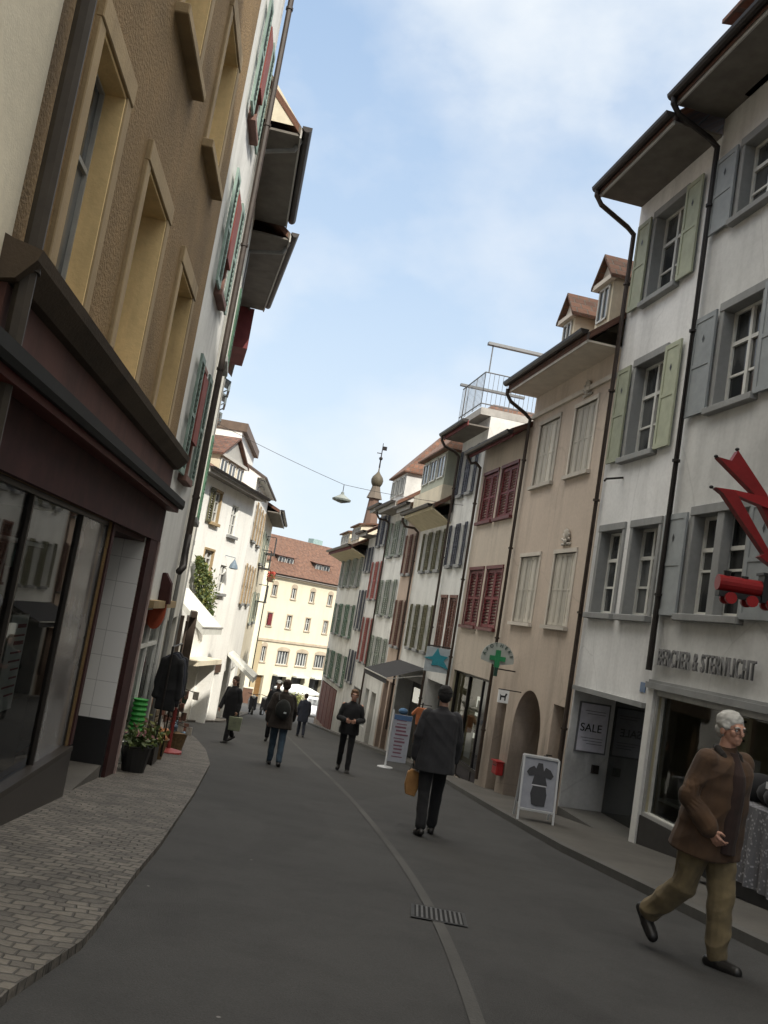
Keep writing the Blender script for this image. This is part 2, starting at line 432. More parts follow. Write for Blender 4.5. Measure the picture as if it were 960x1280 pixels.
    def dormer(h, s0, s1, z0, z1, of, back, rise, cheek, trim, roofm=TILE, kind='gable', win=True, ovh=.14):
        """dormer standing on the roof: walls as the part, its roof and window as sub-parts"""
        mb = MB(); h.box(mb, s0, s1, of-back, of, z0, z1)
        d = mb.build('dormer', cheek, h.root); sm = (s0+s1)/2
        r = MB(); hw = (s1-s0)/2+ovh; t = .07
        if kind == 'gable':
            ap = (sm, z1+rise)
            for sd in (-1, 1):
                e = (sm+sd*hw, z1-.02); L = math.hypot(hw, rise)
                a, b, c, dd = h.L(ap[0],of+ovh,ap[1]), h.L(e[0],of+ovh,e[1]), h.L(e[0],of-back-.6,e[1]), h.L(ap[0],of-back-.6,ap[1])
                r.quad(a, b, c, dd, [(0,L),(0,0),(back,0),(back,L)])
                lo = [Vector(p)-Vector((0,0,t)) for p in (a, b, c, dd)]
                r.quad(*lo); r.quad(a, b, lo[1], lo[0]); r.quad(b, c, lo[2], lo[1])
            g = MB(); h.extr(g, [(0,0)], s0, s1) if False else None
            g.poly([h.L(s0,of+.01,z1), h.L(s1,of+.01,z1), h.L(sm,of+.01,z1+rise*.86)])
            g.build('pediment', trim, d, fix=False)
            k = MB(); h.box(k, s0-.1, s1+.1, of+.011, of+.12, z1-.1, z1); k.build('cornice', trim, d)
        elif kind == 'hip':
            e = [(s0-ovh, of+ovh), (s1+ovh, of+ovh), (s1+ovh, of-back), (s0-ovh, of-back)]
            top = [(s0+(s1-s0)*.3, of-back*.45), (s1-(s1-s0)*.3, of-back*.45), (s1-(s1-s0)*.3, of-back), (s0+(s1-s0)*.3, of-back)]
            for k in range(4):
                a, b = e[k], e[(k+1)%4]; c, dd = top[(k+1)%4], top[k]; w = math.hypot(a[0]-b[0], a[1]-b[1])
                r.quad(h.L(a[0],a[1],z1), h.L(b[0],b[1],z1), h.L(c[0],c[1],z1+rise), h.L(dd[0],dd[1],z1+rise), [(0,0),(w,0),(w*.7,rise*1.2),(w*.3,rise*1.2)])
            r.poly([h.L(*p, z1-.05) for p in e]); r.poly([h.L(*p, z1+rise) for p in top])
            for k in range(4):
                a, b = e[k], e[(k+1)%4]; r.quad(h.L(a[0],a[1],z1-.05), h.L(b[0],b[1],z1-.05), h.L(b[0],b[1],z1), h.L(a[0],a[1],z1))
        else:  # shed
            a = [h.L(s0-ovh,of+ovh,z1), h.L(s1+ovh,of+ovh,z1), h.L(s1+ovh,of-back-1.5,z1+rise), h.L(s0-ovh,of-back-1.5,z1+rise)]
            w = s1-s0; r.quad(*a, [(0,0),(w,0),(w,back+1.5),(0,back+1.5)]); lo = [Vector(p)-Vector((0,0,t)) for p in a]; r.quad(*lo)
            for k in range(4): r.quad(a[k], a[(k+1)%4], lo[(k+1)%4], lo[k])
        r.build('roof', roofm, d, fix=False)
        if win:
            n = max(1, round((s1-s0)/.9)); g = (s1-s0)/n
            f = MB(); p = MB()
            for k in range(n):
                a, b = s0+g*k+.1, s0+g*(k+1)-.1; c, e2 = z0+(z1-z0)*.25, z1-.14; w = .04
                for (p0, p1, q0, q1) in ((a,a+w,c,e2),(b-w,b,c,e2),(a,b,c,c+w),(a,b,e2-w,e2),((a+b)/2-w/2,(a+b)/2+w/2,c,e2)):
                    h.box(f, p0, p1, of+.012, of+.04, q0, q1)
                p.quad(h.L(a,of+.014,c), h.L(b,of+.014,c), h.L(b,of+.014,e2), h.L(a,of+.014,e2))
            f.build('casement', WHITE_WOOD, d); p.build('pane', M_PANE, d)
        return d
# ------------------------------------------------------------------ world and light
def make_world():
    w = bpy.data.worlds.new('World'); SC.world = w; w.use_nodes = True; nt = w.node_tree; nt.nodes.clear()
    out = N(nt, 'ShaderNodeOutputWorld'); bg = N(nt, 'ShaderNodeBackground')
    sky = N(nt, 'ShaderNodeTexSky'); sky.sky_type = 'NISHITA'; sky.sun_disc = False
    sky.sun_elevation = R(38); sky.sun_rotation = R(148); sky.air_density = 1.0; sky.dust_density = 1.6; sky.ozone_density = 1.2; sky.altitude = 300
    tc = N(nt, 'ShaderNodeTexCoord')
    mp = N(nt, 'ShaderNodeMapping'); mp.inputs['Scale'].default_value = (1, 1, 1.5); mp.inputs['Location'].default_value = (.42, .3, .1)
    nt.links.new(tc.outputs['Generated'], mp.inputs[0])
    f = noise_n(nt, mp.outputs[0], 2.3, 7, .52)
    f2 = noise_n(nt, mp.outputs[0], 1.1, 3, .5)
    cl = ramp(nt, f, [(.40, 0.0), (.66, .9)])
    c2 = ramp(nt, f2, [(.4, 0.25), (.62, 1.0)])
    m = N(nt, 'ShaderNodeMath', operation='MULTIPLY'); nt.links.new(cl, m.inputs[0]); nt.links.new(c2, m.inputs[1])
    # haze whitening toward the horizon
    sx = N(nt, 'ShaderNodeSeparateXYZ'); nt.links.new(tc.outputs['Generated'], sx.inputs[0])
    hz = ramp(nt, sx.outputs['Z'], [(0.0, .9), (.16, .75), (.36, .42), (.62, .15)])
    mx = N(nt, 'ShaderNodeMath', operation='MAXIMUM'); nt.links.new(m.outputs[0], mx.inputs[0]); nt.links.new(hz, mx.inputs[1])
    mx.use_clamp = True
    k = N(nt, 'ShaderNodeVectorMath', operation='SCALE'); k.inputs['Scale'].default_value = .15
    nt.links.new(sky.outputs[0], k.inputs[0])
    tint = mixc(nt, 1.0, k.outputs[0], (.9, 1.0, 1.06), 'MULTIPLY')
    lifted = mixc(nt, .6, tint, (.45, .68, 1.03))
    c = mixc(nt, mx.outputs[0], lifted, (.84, .95, 1.02))
    white = mixc(nt, m.outputs[0], c, (1.0, 1.02, 1.04))
    # added glow overhead, out of view, to brighten the shaded street
    zf = ramp(nt, sx.outputs['Z'], [(.60, 0.0), (.80, 1.0)])
    white = mixc(nt, zf, white, (3.8, 3.62, 3.3))
    nt.links.new(white, bg.inputs[0]); bg.inputs[1].default_value = 1.0
    nt.links.new(bg.outputs[0], out.inputs[0])
make_world()
AZ = 32; EL = 38      # the sun stands behind the viewpoint, a little to the right
sv = Vector((math.sin(R(AZ))*math.cos(R(EL)), -math.cos(R(AZ))*math.cos(R(EL)), math.sin(R(EL))))
sl = bpy.data.lights.new('sun', 'SUN'); sl.energy = 5.0; sl.angle = R(.6); sl.color = (1.0, .94, .84)
so = bpy.data.objects.new('sun', sl); COL.objects.link(so); so.rotation_euler = sv.to_track_quat('Z', 'Y').to_euler()
so.location = sv*60

cam = bpy.data.cameras.new('camera'); cam.sensor_fit = 'VERTICAL'; cam.sensor_height = 36; cam.lens = 1150/1280*36
cam.clip_start = .05; cam.clip_end = 2000
co = bpy.data.objects.new('camera', cam); COL.objects.link(co); SC.camera = co
th = R(9.5); pt = math.atan(132/1150)
R0 = Vector((1,0,0)); U0 = Vector((0,-math.sin(pt),math.cos(pt))); F0 = Vector((0,math.cos(pt),math.sin(pt)))
Rc = R0*math.cos(th)+U0*math.sin(th); Uc = -R0*math.sin(th)+U0*math.cos(th)
co.matrix_world = Matrix((( Rc.x,Uc.x,-F0.x,0),(Rc.y,Uc.y,-F0.y,0),(Rc.z,Uc.z,-F0.z,0),(0,0,0,1)))
SC.view_settings.view_transform = 'Standard'; SC.view_settings.look = 'None'; SC.view_settings.exposure = 0
SC.cycles.max_bounces = 8; SC.cycles.transparent_max_bounces = 8

# ------------------------------------------------------------------ ground
def ys(a, b, step=.5):
    n = max(1, int(round((b-a)/step))); return [a+(b-a)*i/n for i in range(n+1)]
def interp(tab, y):
    if y <= tab[0][0]: return tab[0][1]
    for i in range(len(tab)-1):
        if y <= tab[i+1][0]:
            t = (y-tab[i][0])/(tab[i+1][0]-tab[i][0]); return tab[i][1]+t*(tab[i+1][1]-tab[i][1])
    return tab[-1][1]
def strip(name, mat, fa, fb, y0, y1, off=0.0, step=.4, nx=1, skirt=0.0, parent=None):
    mb = MB(); Y = ys(y0, y1, step)
    for k in range(len(Y)-1):
        ya, yb = Y[k], Y[k+1]
        for i in range(nx):
            t0, t1 = i/nx, (i+1)/nx
            p = []
            for (y, t) in ((ya,t0),(ya,t1),(yb,t1),(yb,t0)):
                x = fa(y)+(fb(y)-fa(y))*t; p.append((x, y, gz(y)+off))
            mb.quad(*p)
        if skirt:
            for fn in (fa, fb):
                mb.quad((fn(ya),ya,gz(ya)+off),(fn(yb),yb,gz(yb)+off),(fn(yb),yb,gz(yb)+off-skirt),(fn(ya),ya,gz(ya)+off-skirt))
    return mb.build(name, mat, parent, fix=False)

def asphalt():
    m, nt, b = newmat('asphalt'); v = coords(nt)
    big = ramp(nt, noise_n(nt, v, .35, 5, .6), [(.3, (.028, .0273, .0265)), (.7, (.040, .039, .0375))])
    fine = ramp(nt, noise_n(nt, v, 90, 3, .7), [(.3, .7), (.7, 1.3)])
    c = mixc(nt, 1.0, big, fine, 'MULTIPLY')
    vo = N(nt, 'ShaderNodeTexVoronoi'); vo.inputs['Scale'].default_value = 2.1; nt.links.new(v, vo.inputs['Vector'])
    spot = ramp(nt, vo.outputs['Distance'], [(.016, 1.0), (.026, 0.0)])
    pat = ramp(nt, noise_n(nt, coords(nt, (1, .45, 1)), .5, 2, .4), [(.53, 1.0), (.545, .84)]); c = mixc(nt, 1.0, c, pat, 'MULTIPLY')
    st = ramp(nt, noise_n(nt, v, 1.7, 6, .7), [(.45, 1.06), (.68, .74)]); c = mixc(nt, 1.0, c, st, 'MULTIPLY')
    c = mixc(nt, spot, c, (.19, .185, .175))
    nt.links.new(c, b.inputs['Base Color']); b.inputs['Roughness'].default_value = .88
    bump(nt, b, noise_n(nt, v, 110, 3, .7), .6, .006); return m
def cobbles():
    m, nt, b = newmat('cobble_setts'); v0 = coords(nt)
    # wobble the rows
    n = N(nt, 'ShaderNodeTexNoise'); n.inputs['Scale'].default_value = 1.6; nt.links.new(v0, n.inputs['Vector'])
    va = N(nt, 'ShaderNodeVectorMath', operation='SCALE'); va.inputs['Scale'].default_value = .26; nt.links.new(n.outputs['Color'], va.inputs[0])
    ad = N(nt, 'ShaderNodeVectorMath', operation='ADD'); nt.links.new(v0, ad.inputs[0]); nt.links.new(va.outputs[0], ad.inputs[1])
    br = N(nt, 'ShaderNodeTexBrick'); br.inputs['Scale'].default_value = 1; br.inputs['Brick Width'].default_value = .125
    br.inputs['Row Height'].default_value = .085; br.inputs['Mortar Size'].default_value = .009; br.inputs['Mortar Smooth'].default_value = .7
    br.inputs['Color1'].default_value = (.135, .12, .10, 1); br.inputs['Color2'].default_value = (.068, .061, .053, 1); br.inputs['Mortar'].default_value = (.06, .055, .048, 1)
    br.inputs['Bias'].default_value = -.1
    nt.links.new(ad.outputs[0], br.inputs['Vector'])
    pt_ = ramp(nt, noise_n(nt, v0, 2.2, 5, .65), [(.3, .62), (.7, 1.25)])
    c = mixc(nt, 1.0, br.outputs['Color'], pt_, 'MULTIPLY')
    nt.links.new(c, b.inputs['Base Color']); b.inputs['Roughness'].default_value = .75
    iv = N(nt, 'ShaderNodeMath', operation='SUBTRACT'); iv.inputs[0].default_value = 1; nt.links.new(br.outputs['Fac'], iv.inputs[1])
    h = N(nt, 'ShaderNodeMath', operation='ADD'); nt.links.new(iv.outputs[0], h.inputs[0])
    n3 = N(nt, 'ShaderNodeMath', operation='MULTIPLY'); nt.links.new(noise_n(nt, v0, 18, 3), n3.inputs[0]); n3.inputs[1].default_value = .8
    nt.links.new(n3.outputs[0], h.inputs[1]); bump(nt, b, h.outputs[0], .8, .02); return m
M_ASPH = asphalt(); M_COB = cobbles()
M_PAVE = plaster('pavement_slabs', (.09, .083, .073), .3, 70, .5, .1)
M_KERB = plaster('granite_kerb', (.09, .087, .08), .25, 120, .4, .1)
M_EARTH = plaster('town_ground', (.13, .12, .11), .3, 40, .4, .1)

LX = [(-60, 2.2), (0, -1.909), (14.6, -3.08), (18.5, -3.70), (23.6, -4.86), (27.4, -5.72), (34, -4.8), (42, -5.2), (50, -5.6), (60, -8.0), (70, -14), (92, -16)]
RX = [(-60, 17.5), (0, 6.92), (49.3, -1.8), (55, -1.6), (62, 4), (92, 12)]
lx = lambda y: interp(LX, y); rx = lambda y: interp(RX, y)
cob_edge = [(-60, 3.6), (-6, -.7), (3.96, -1.2), (4.84, -1.12), (7.7, -1.33), (11.5, -1.7), (15.8, -2.17), (19, -2.75), (22, -3.45), (26.6, -4.75), (30, -5.1), (34, -4.55), (42, -4.9), (50, -5.3)]
kerb = [(-60, 15.2), (0, 4.75), (7.41, 3.5), (12, 2.91), (17, 2.62), (22.7, 2.38), (30, 1.25), (40, -.45), (49.3, -2.15)]
ce = lambda y: interp(cob_edge, y); ke = lambda y: interp(kerb, y)
# one wide sheet to the horizon, 3 cm under the street surfaces
mb = MB(); Yg = [-1500, -60, -30, 0, 6.4, 11.4, 21, 28, 40, 50, 90, 300, 1500]
for i in range(len(Yg)-1):
    za = gz(Yg[i])-.05; zb = gz(Yg[i+1])-.05
    mb.quad((-1500,Yg[i],za),(1500,Yg[i],za),(1500,Yg[i+1],zb),(-1500,Yg[i+1],zb))
tag(mb.build('ground', M_EARTH, fix=False), kind='structure')
road = strip('road', M_ASPH, lambda y: lx(y)-.3, lambda y: rx(y)+.3, -40, 92, 0.0, .6); tag(road, kind='structure')
pav = strip('pavement', M_COB, lambda y: lx(y)-.2, ce, -20, 50, .05, .4, skirt=.08); tag(pav, kind='structure')
pr = strip('pavement', M_PAVE, lambda y: ke(y)+.13, lambda y: rx(y)+.2, -20, 49.2, .085, .4); tag(pr, kind='structure')
kb = strip('kerb', M_KERB, ke, lambda y: ke(y)+.13, -20, 49.2, .09, .4, skirt=.1); tag(kb, kind='structure')
chan = [(-8, .3), (-2, .75), (4.7, .87), (7.24, .85), (10.5, .6), (14.3, .24), (20, -.45), (27.9, -1.5), (40, -3.0), (52, -4.0)]
cf = lambda y: interp(chan, y)
# smooth the channel line
def smooth(fn, w=2.0): return lambda y: sum(fn(y+w*k/4) for k in range(-4, 5))/9
cs = smooth(cf)
M_CHAN = plaster('channel_stone', (.068, .066, .062), .35, 60, .4, .1)
tag(strip('gutter_channel', M_CHAN, lambda y: cs(y)-.04, lambda y: cs(y)+.04, -6, 52, .005, .3), kind='structure')

# drain grate
g = empty('drain_grate', (.86, 6.85, gz(6.85)+.008), 'black slotted iron drain grate set in the road on the pale gutter line', 'drain grate', R(-4))
mb = MB(); W, H = .20, .23
sl_ = (gz(7.0)-gz(6.7))/.3
def gp(x, y, z): return (x, y, y*sl_+z)
for (a, b_, c, d) in ((-W,W,-H,-H+.025),(-W,W,H-.025,H),(-W,-W+.025,-H+.025,H-.025),(W-.025,W,-H+.025,H-.025)):
    mb.poly([gp(a,c,0),gp(b_,c,0),gp(b_,d,0),gp(a,d,0)])
mb.build('frame', paint('iron_grate', (.03,.03,.03), .6, .3, 20), g, fix=False)
mb = MB()
for i in range(10):
    x = -W+.045+i*(2*W-.09)/9; mb.poly([gp(x-.008,-H+.025,.002),gp(x+.008,-H+.025,.002),gp(x+.008,H-.025,.002),gp(x-.008,H-.025,.002)])
mb.build('bars', paint('worn_iron_bar', (.075,.075,.075), .5, .3, 20), g, fix=False)
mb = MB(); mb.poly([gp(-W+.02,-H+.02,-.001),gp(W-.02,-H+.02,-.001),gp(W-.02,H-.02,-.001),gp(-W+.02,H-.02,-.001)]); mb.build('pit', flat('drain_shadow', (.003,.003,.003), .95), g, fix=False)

def room(h, s0, s1, z0, z1, depth, mat, name='shop_interior', o=-.02):
    mb = MB(); d = -depth
    mb.quad(h.L(s0,d,z0),h.L(s1,d,z0),h.L(s1,d,z1),h.L(s0,d,z1)); mb.quad(h.L(s0,o,z0),h.L(s1,o,z0),h.L(s1,d,z0),h.L(s0,d,z0))
    mb.quad(h.L(s0,o,z1),h.L(s1,o,z1),h.L(s1,d,z1),h.L(s0,d,z1))
    mb.quad(h.L(s0,o,z0),h.L(s0,d,z0),h.L(s0,d,z1),h.L(s0,o,z1)); mb.quad(h.L(s1,o,z0),h.L(s1,d,z0),h.L(s1,d,z1),h.L(s1,o,z1))
    return mb.build(name, mat, h.root, fix=False)
def pane_sheet(h, s0, s1, o, z0, z1, mat=None, name='shop_window_pane', parent=None):
    mb = MB(); q = [h.L(s0,o,z0),h.L(s1,o,z0),h.L(s1,o,z1),h.L(s0,o,z1)]
    mb.quad(*(q[::-1] if h.f.sgn > 0 else q)); return mb.build(name, mat or M_GLASS, parent or h.root, fix=False)
OUT = (R(90), 0, R(180))      # lettering that faces the street

RF = Face((6.92, 0), (-.1743, .9847), True)
LF = Face((-1.909, 0), (-.0805, .9968), False)
P_R1 = plaster('greyish_white_render', (.62, .62, .60), grime=True); P_R2 = plaster('cool_white_render', (.76, .76, .75), grime=True)
P_R3 = plaster('beige_render', (.53, .44, .36), .1, grime=True); P_R4 = plaster('cream_pink_render', (.52, .45, .37), .12, grime=True)
P_W = plaster('white_limewash', (.68, .68, .65), grime=True); P_CR = plaster('cream_limewash', (.72, .65, .50)); P_PINK = plaster('pink_beige_render', (.46, .36, .29), grime=True)
SH_GB = paint('grey_blue_shutter', (.27, .29, .295), .6, .12, 5, .1, wear=None); SH_SAGE = paint('sage_shutter', (.34, .36, .26), .6, .14, 5)
SH_RED = paint('dark_red_shutter', (.15, .024, .028), .55, .2, 6); SH_OLIVE = paint('olive_shutter', (.10, .095, .05), .6, .25, 6)
SH_GREEN = paint('green_shutter', (.055, .12, .075), .6, .25, 6); SH_DARK = paint('slate_shutter', (.06, .065, .085), .6, .25, 6)
SH_BROWN = paint('brown_shutter', (.12, .055, .04), .6, .25, 6); SH_TEAL = paint('pale_green_shutter', (.20, .27, .235), .6, .2, 6)
SH_WHITE = paint('cream_white_shutter', (.46, .43, .37), .6, .08, 5); SH_GG = paint('grey_green_shutter', (.17, .20, .165), .6, .2, 6)
SOF_GREY = paint('weathered_soffit_boards', (.17, .155, .135), .8, .2, 3); SOF_BEIGE = paint('pale_soffit_boards', (.60, .54, .46), .8, .1, 3)
SOF_RED = paint('dark_red_soffit', (.13, .03, .03), .7, .2, 4); SOF_CREAM = paint('cream_soffit', (.50, .44, .30), .8, .12, 4)
FAS_W = paint('pale_fascia', (.42, .41, .38), .6, .1, 4)

# ================================================================== RIGHT SIDE
# ---- R1
h = House(RF, 2.0, 14.3, 8.9, 'white_house', 'nearest grey-white house on the right with blue-grey shutters and a metal letter shop sign')
r1 = h
for (a, b_) in ((12.2, 13.6), (8.4, 9.8), (4.6, 6.0)):
    h.window(a, b_, .78, 2.25, .28, sw=.11, sh='fn', shm=SH_GB, shw=.68, slats=False, hole=True, midpost=True, trans=(.45, .66))
    h.window(a+.3, b_-.1, 3.86, 5.38, .28, sw=.11, sh='fn', shm=SH_GB, shw=.62, slats=False, hole=True, trans=(.33, .66))
    h.window(a+.3, b_-.1, 6.85, 8.05, .28, sw=.11, sh='fn', shm=SH_GB, shw=.62, slats=False, hole=True, trans=(.33, .66))
h.open.append((10.6, 14.05, -2.15, -.45, .3, True)); h.open.append((8.6, 10.4, -3.2, -.45, .5))
h.open.append((3.0, 8.2, -2.0, -.45, .3, True))
h.wall(P_R1)
INT = plaster('dim_shop_interior', (.42, .38, .26), .3, 20, .2, .1)
room(h, 10.62, 14.03, -2.15, -.46, 1.5, INT); pane_sheet(h, 10.6, 14.05, -.1, -2.15, -.45)
room(h, 3.02, 8.18, -2.0, -.46, 1.5, INT); pane_sheet(h, 3.0, 8.2, -.1, -2.0, -.45)
mb = MB()
for s in (10.6, 12.3, 14.0): h.box(mb, s, s+.05, -.13, -.06, -2.14, -.46)
h.box(mb, 10.6, 14.05, -.135, -.02, -2.2, -2.14); mb.build('shop_window_frame', WHITE_WOOD, h.root)
h.bx('door', paint('dark_shop_door', (.05,.045,.04)), 8.62, 10.38, -.48, -.43, -2.6, -.46)
h.bx('stall_riser', paint('dark_riser', (.035,.033,.032), .5), 10.55, 14.08, .0, .03, -3.4, -2.2)
h.bx('corner_post', paint('white_post', (.55,.55,.53), .5, .08), 14.1, 14.28, .0, .05, -3.4, -.36)
mb = MB(); h.box(mb, 2.05, 14.29, .0, .10, -.36, -.27); h.box(mb, 2.05, 14.29, .0, .05, -.27, -.23); mb.build('shop_cornice', GREY_STONE, h.root)
# window display: a lit cream panel with a barred top, shelf with jars, notices
CREAM_GLOW = flat('cream_display_glow', (.34, .30, .18), .6, .03)
mb = MB(); h.box(mb, 13.45, 13.95, -1.2, -1.16, -1.7, -.55); w = mb.build('display_panel', CREAM_GLOW, h.root)
mb = MB()
for k in range(4): h.box(mb, 13.5, 13.9, -1.14, -1.12, -.62-.09*k, -.59-.09*k)
mb.build('display_grille', BLACK, w)
PAPER = flat('white_paper', (.55, .55, .57), .7)
h.bx('notice', PAPER, 11.55, 11.95, -.13, -.125, -1.45, -.95); h.bx('notice', PAPER, 10.8, 11.0, -.13, -.125, -1.2, -.95)
mb = MB(); h.box(mb, 10.65, 14.0, -.9, -.2, -1.95, -1.9)
for s in (11.1, 11.5, 12.1, 12.35, 12.6, 12.9, 13.2, 13.5, 13.75): mb.lathe(h.L(s, -.5, -1.9), [(.06,0),(.09,.1),(.07,.28),(.03,.34),(.05,.4)], 10)
mb.build('window_display', plaster('pale_ceramic', (.4,.42,.38), .3), h.root)
lt = paint('grey_metal_letters', (.15,.15,.15), .5, .15, 20)
text('BERCHER & STERNLICHT', .355, lt, h.root, h.L(14.06, .07, .0), OUT, sx=.545, ext=.015, spacing=1.18)
h.roof(TILE_DK, .9, rise=4.0); h.eave(.85, SOF_GREY, FAS_W, fh=.14)
h.pipe(14.24, 8.35, -.1, .1, .05, DARK_METAL, .95, 9.0, kick=.0)
h.pipe(2.2, 8.35, -2.0, .1, .05, DARK_METAL)
# long shed dormer with its own dark eave
h.dormer(8.5, 13.6, 8.9, 10.3, .1, 2.6, .6, P_R1, FAS_W, TILE_DK, 'shed', True, .35)

# ---- R2
h = House(RF, 14.3, 17.15, 8.6, 'white_house', 'narrow white house with sage green shutters between two dark drainpipes')
r2 = h
h.window(14.68, 15.58, .72, 2.2, .3, sw=.1, trans=(.33, .66)); h.window(15.98, 16.84, .72, 2.2, .3, sw=.1, trans=(.33, .66))
for z0, z1 in ((3.5, 5.2), (6.42, 8.05)):
    h.window(15.27, 16.33, z0, z1, .3, sw=.11, sh='fn', shm=SH_SAGE, shw=.52, slats=False, hole=True, trans=(.33, .66))
h.open.append((14.36, 17.08, -3.6, -.66, .80))
h.wall(P_R2)
mb = MB(); h.box(mb, 14.4, 15.5, -.79, -.75, -2.9, -.8); d_ = mb.build('door', flat('dark_door_glass', (.02,.022,.022), .08), h.root)
mb = MB()
for s in (14.4, 15.42): h.box(mb, s, s+.08, -.775, -.72, -3.0, -.7)
h.box(mb, 14.48, 15.42, -.775, -.72, -.78, -.7); mb.build('door_frame', BLACK, d_)
pane_sheet(h, 15.55, 17.0, -.77, -2.8, -.75, flat('side_light_glass', (.03,.033,.033), .07), 'side_light')
MINT = flat('mint_green_panel', (.34, .55, .47), .6)
mb = MB(); h.box(mb, 14.55, 15.3, -.74, -.73, -2.35, -1.45); mp_ = mb.build('sale_panel', MINT, h.root)
text('SALE', .34, flat('dark_green_letters', (.05,.12,.09)), mp_, h.L(15.27, -.72, -2.05), OUT, sx=.8)
mb = MB(); h.box(mb, 14.36, 17.1, .0, .08, -.68, -.60); mb.build('shop_lintel', GREY_STONE, h.root)
h.bx('step', M_KERB, 14.4, 17.05, -1.0, .04, -3.4, gz(RF.world(14.4,0,0).y)-.02)
# poster on the far cheek of the porch, facing up the street
c = h.L(17.06, -.5, -1.3)
mb = MB(); h.box(mb, 17.05, 17.075, -.72, -.12, -1.76, -.86); po = mb.build('sale_poster', flat('grey_poster_border', (.13,.13,.14)), h.root)
mb = MB(); h.box(mb, 17.043, 17.052, -.69, -.15, -1.73, -.89); mb.build('poster_sheet', flat('pale_lilac_paper', (.62,.61,.68)), po)
text('SALE', .2, BLACK, po, h.L(17.038, -.17, -1.38), (R(90), 0, R(90)+math.pi), sx=1.0)
for k, (w_, z) in enumerate(((.4,-1.02),(.35,-1.07),(.42,-1.5),(.38,-1.55),(.3,-1.6))): h.box(MB(), 17.038, 17.044, -.63, -.63+w_, z, z+.012).build('printed_line', flat('grey_ink', (.2,.2,.22)), po)
mb = MB(); h.box(mb, 17.0, 17.07, -.62, -.5, -2.1, -1.95); mb.build('letter_box', DARK_METAL, h.root)
h.roof(TILE_DK, .9, rise=4.0); h.eave(.85, SOF_GREY, FAS_W, fh=.14)
h.pipe(17.1, 8.0, -2.9, .1, .05, BROWN_PIPE, .95, 8.7)
mb = MB(); mb.tube([h.L(16.3, 0, 3.15), h.L(16.2, .35, 3.05), h.L(16.15, .4, 3.0)], .02); mb.build('wall_hook', DARK_METAL, h.root)
pl = MB(); h.box(pl, 14.45, 14.62, .0, .012, -.45, -.3); pl.build('number_plate', flat('blue_enamel', (.05,.12,.25), .3), h.root)

# ---- R3
h = House(RF, 17.15, 21.72, 5.75, 'beige_house', 'beige house with closed cream shutters, an arched doorway and two gabled dormers')
r3 = h
for (a, b_) in ((17.93, 19.0), (19.88, 21.05)):
    h.closed(a, b_, 3.5, 4.95, SH_WHITE, paint('cream_stucco_trim', (.50,.46,.40), .8, .08), slats=False, leaves=4); h.closed(a, b_, .42, 1.88, SH_WHITE, MATS['cream_stucco_trim'], slats=False, leaves=4)
h.open.append((20.62, 21.25, -4.4, -1.22, .3)); h.open.append((17.35, 17.98, -4.4, -1.05, .3))
AS0, AS1, AZ1 = 18.48, 20.08, -.92
h.open.append((AS0, AS1, -4.6, AZ1, .8))
h.wall(P_R3)
# masonry above the arch: spandrels fill the corners of the square opening
mb = MB(); sm = (AS0+AS1)/2; rr = (AS1-AS0)/2; zc = AZ1-rr*1.12
for sd in (-1, 1):
    pts = [(sm+sd*rr*math.cos(a), zc+rr*1.1*math.sin(a)) for a in [math.pi/2*k/10 for k in range(11)]]
    poly = pts + [(sm, AZ1), (sm+sd*rr, AZ1)]
    for o in (.0, ):
        n = len(poly); mb.extr(poly, lambda p, t: h.L(p[0], t, p[1]), -.72, -.002)
mb.build('arch', P_R3, h.root)
DOORM = paint('red_brown_door', (.12, .055, .035), .5, .25, 5)
mb = MB(); h.box(mb, AS0, AS1, -.78, -.72, -4.2, AZ1-.02); dr = mb.build('door', DOORM, h.root)
mb = MB()
for s in (18.6, 19.35):
    for z0 in (-3.3, -2.2): h.box(mb, s, s+.6, -.72, -.70, z0, z0+.9)
mb.build('door_panels', paint('door_panel', (.09,.04,.03), .5, .2, 5), dr)
h.bx('side_door', paint('grey_brown_door', (.10,.085,.07), .6), 17.37, 17.96, -.28, -.24, -4.2, -1.07)
h.bx('side_door', MATS['grey_brown_door'], 20.64, 21.23, -.28, -.24, -4.2, -1.24)
# shell ornaments over the near windows
ORN = MATS['cream_stucco_trim']
for z in (5.12, 2.05):
    mb = MB()
    for k in range(7):
        a = math.pi*(k+.5)/7; c0 = h.L(18.46+.02*math.cos(a), .03, z+.05); c1 = h.L(18.46+.17*math.cos(a), .05, z+.05+.26*math.sin(a))
        mb.tube([c0, c1], [.012, .035], 6)
    mb.ball(h.L(18.46, .05, z+.05), (.06,.04,.06), 8, 6); h.box(mb, 18.25, 18.68, .0, .05, z-.02, z+.03)
    mb.build('shell_ornament', ORN, h.root, smooth=True)
mb = MB(); h.box(mb, 17.16, 21.7, .0, .06, 5.2, 5.3); mb.build('cornice', ORN, h.root)
h.roof(TILE_DK, .72, rise=4.0); h.eave(.68, SOF_BEIGE, paint('cream_fascia', (.50,.46,.40)), fh=.2)
h.pipe(21.66, 5.2, -3.2, .1, .045, BROWN_PIPE, .75, 5.8)
h.dormer(17.85, 18.55, 6.3, 7.45, .05, 1.6, .55, P_CR, ORN, TILE, 'gable', True, .14)
h.dormer(19.75, 20.42, 6.3, 7.25, .05, 1.6, .55, P_CR, ORN, TILE, 'gable', True, .14)
mb = MB(); mb.lathe(h.L(17.72, .12, -2.15), [(.03,0),(.06,.03),(.07,.12),(.03,.16)], 10); mb.tube([h.L(17.72,0,-1.98), h.L(17.72,.12,-1.98)], .012); mb.build('door_bell', DARK_METAL, h.root)

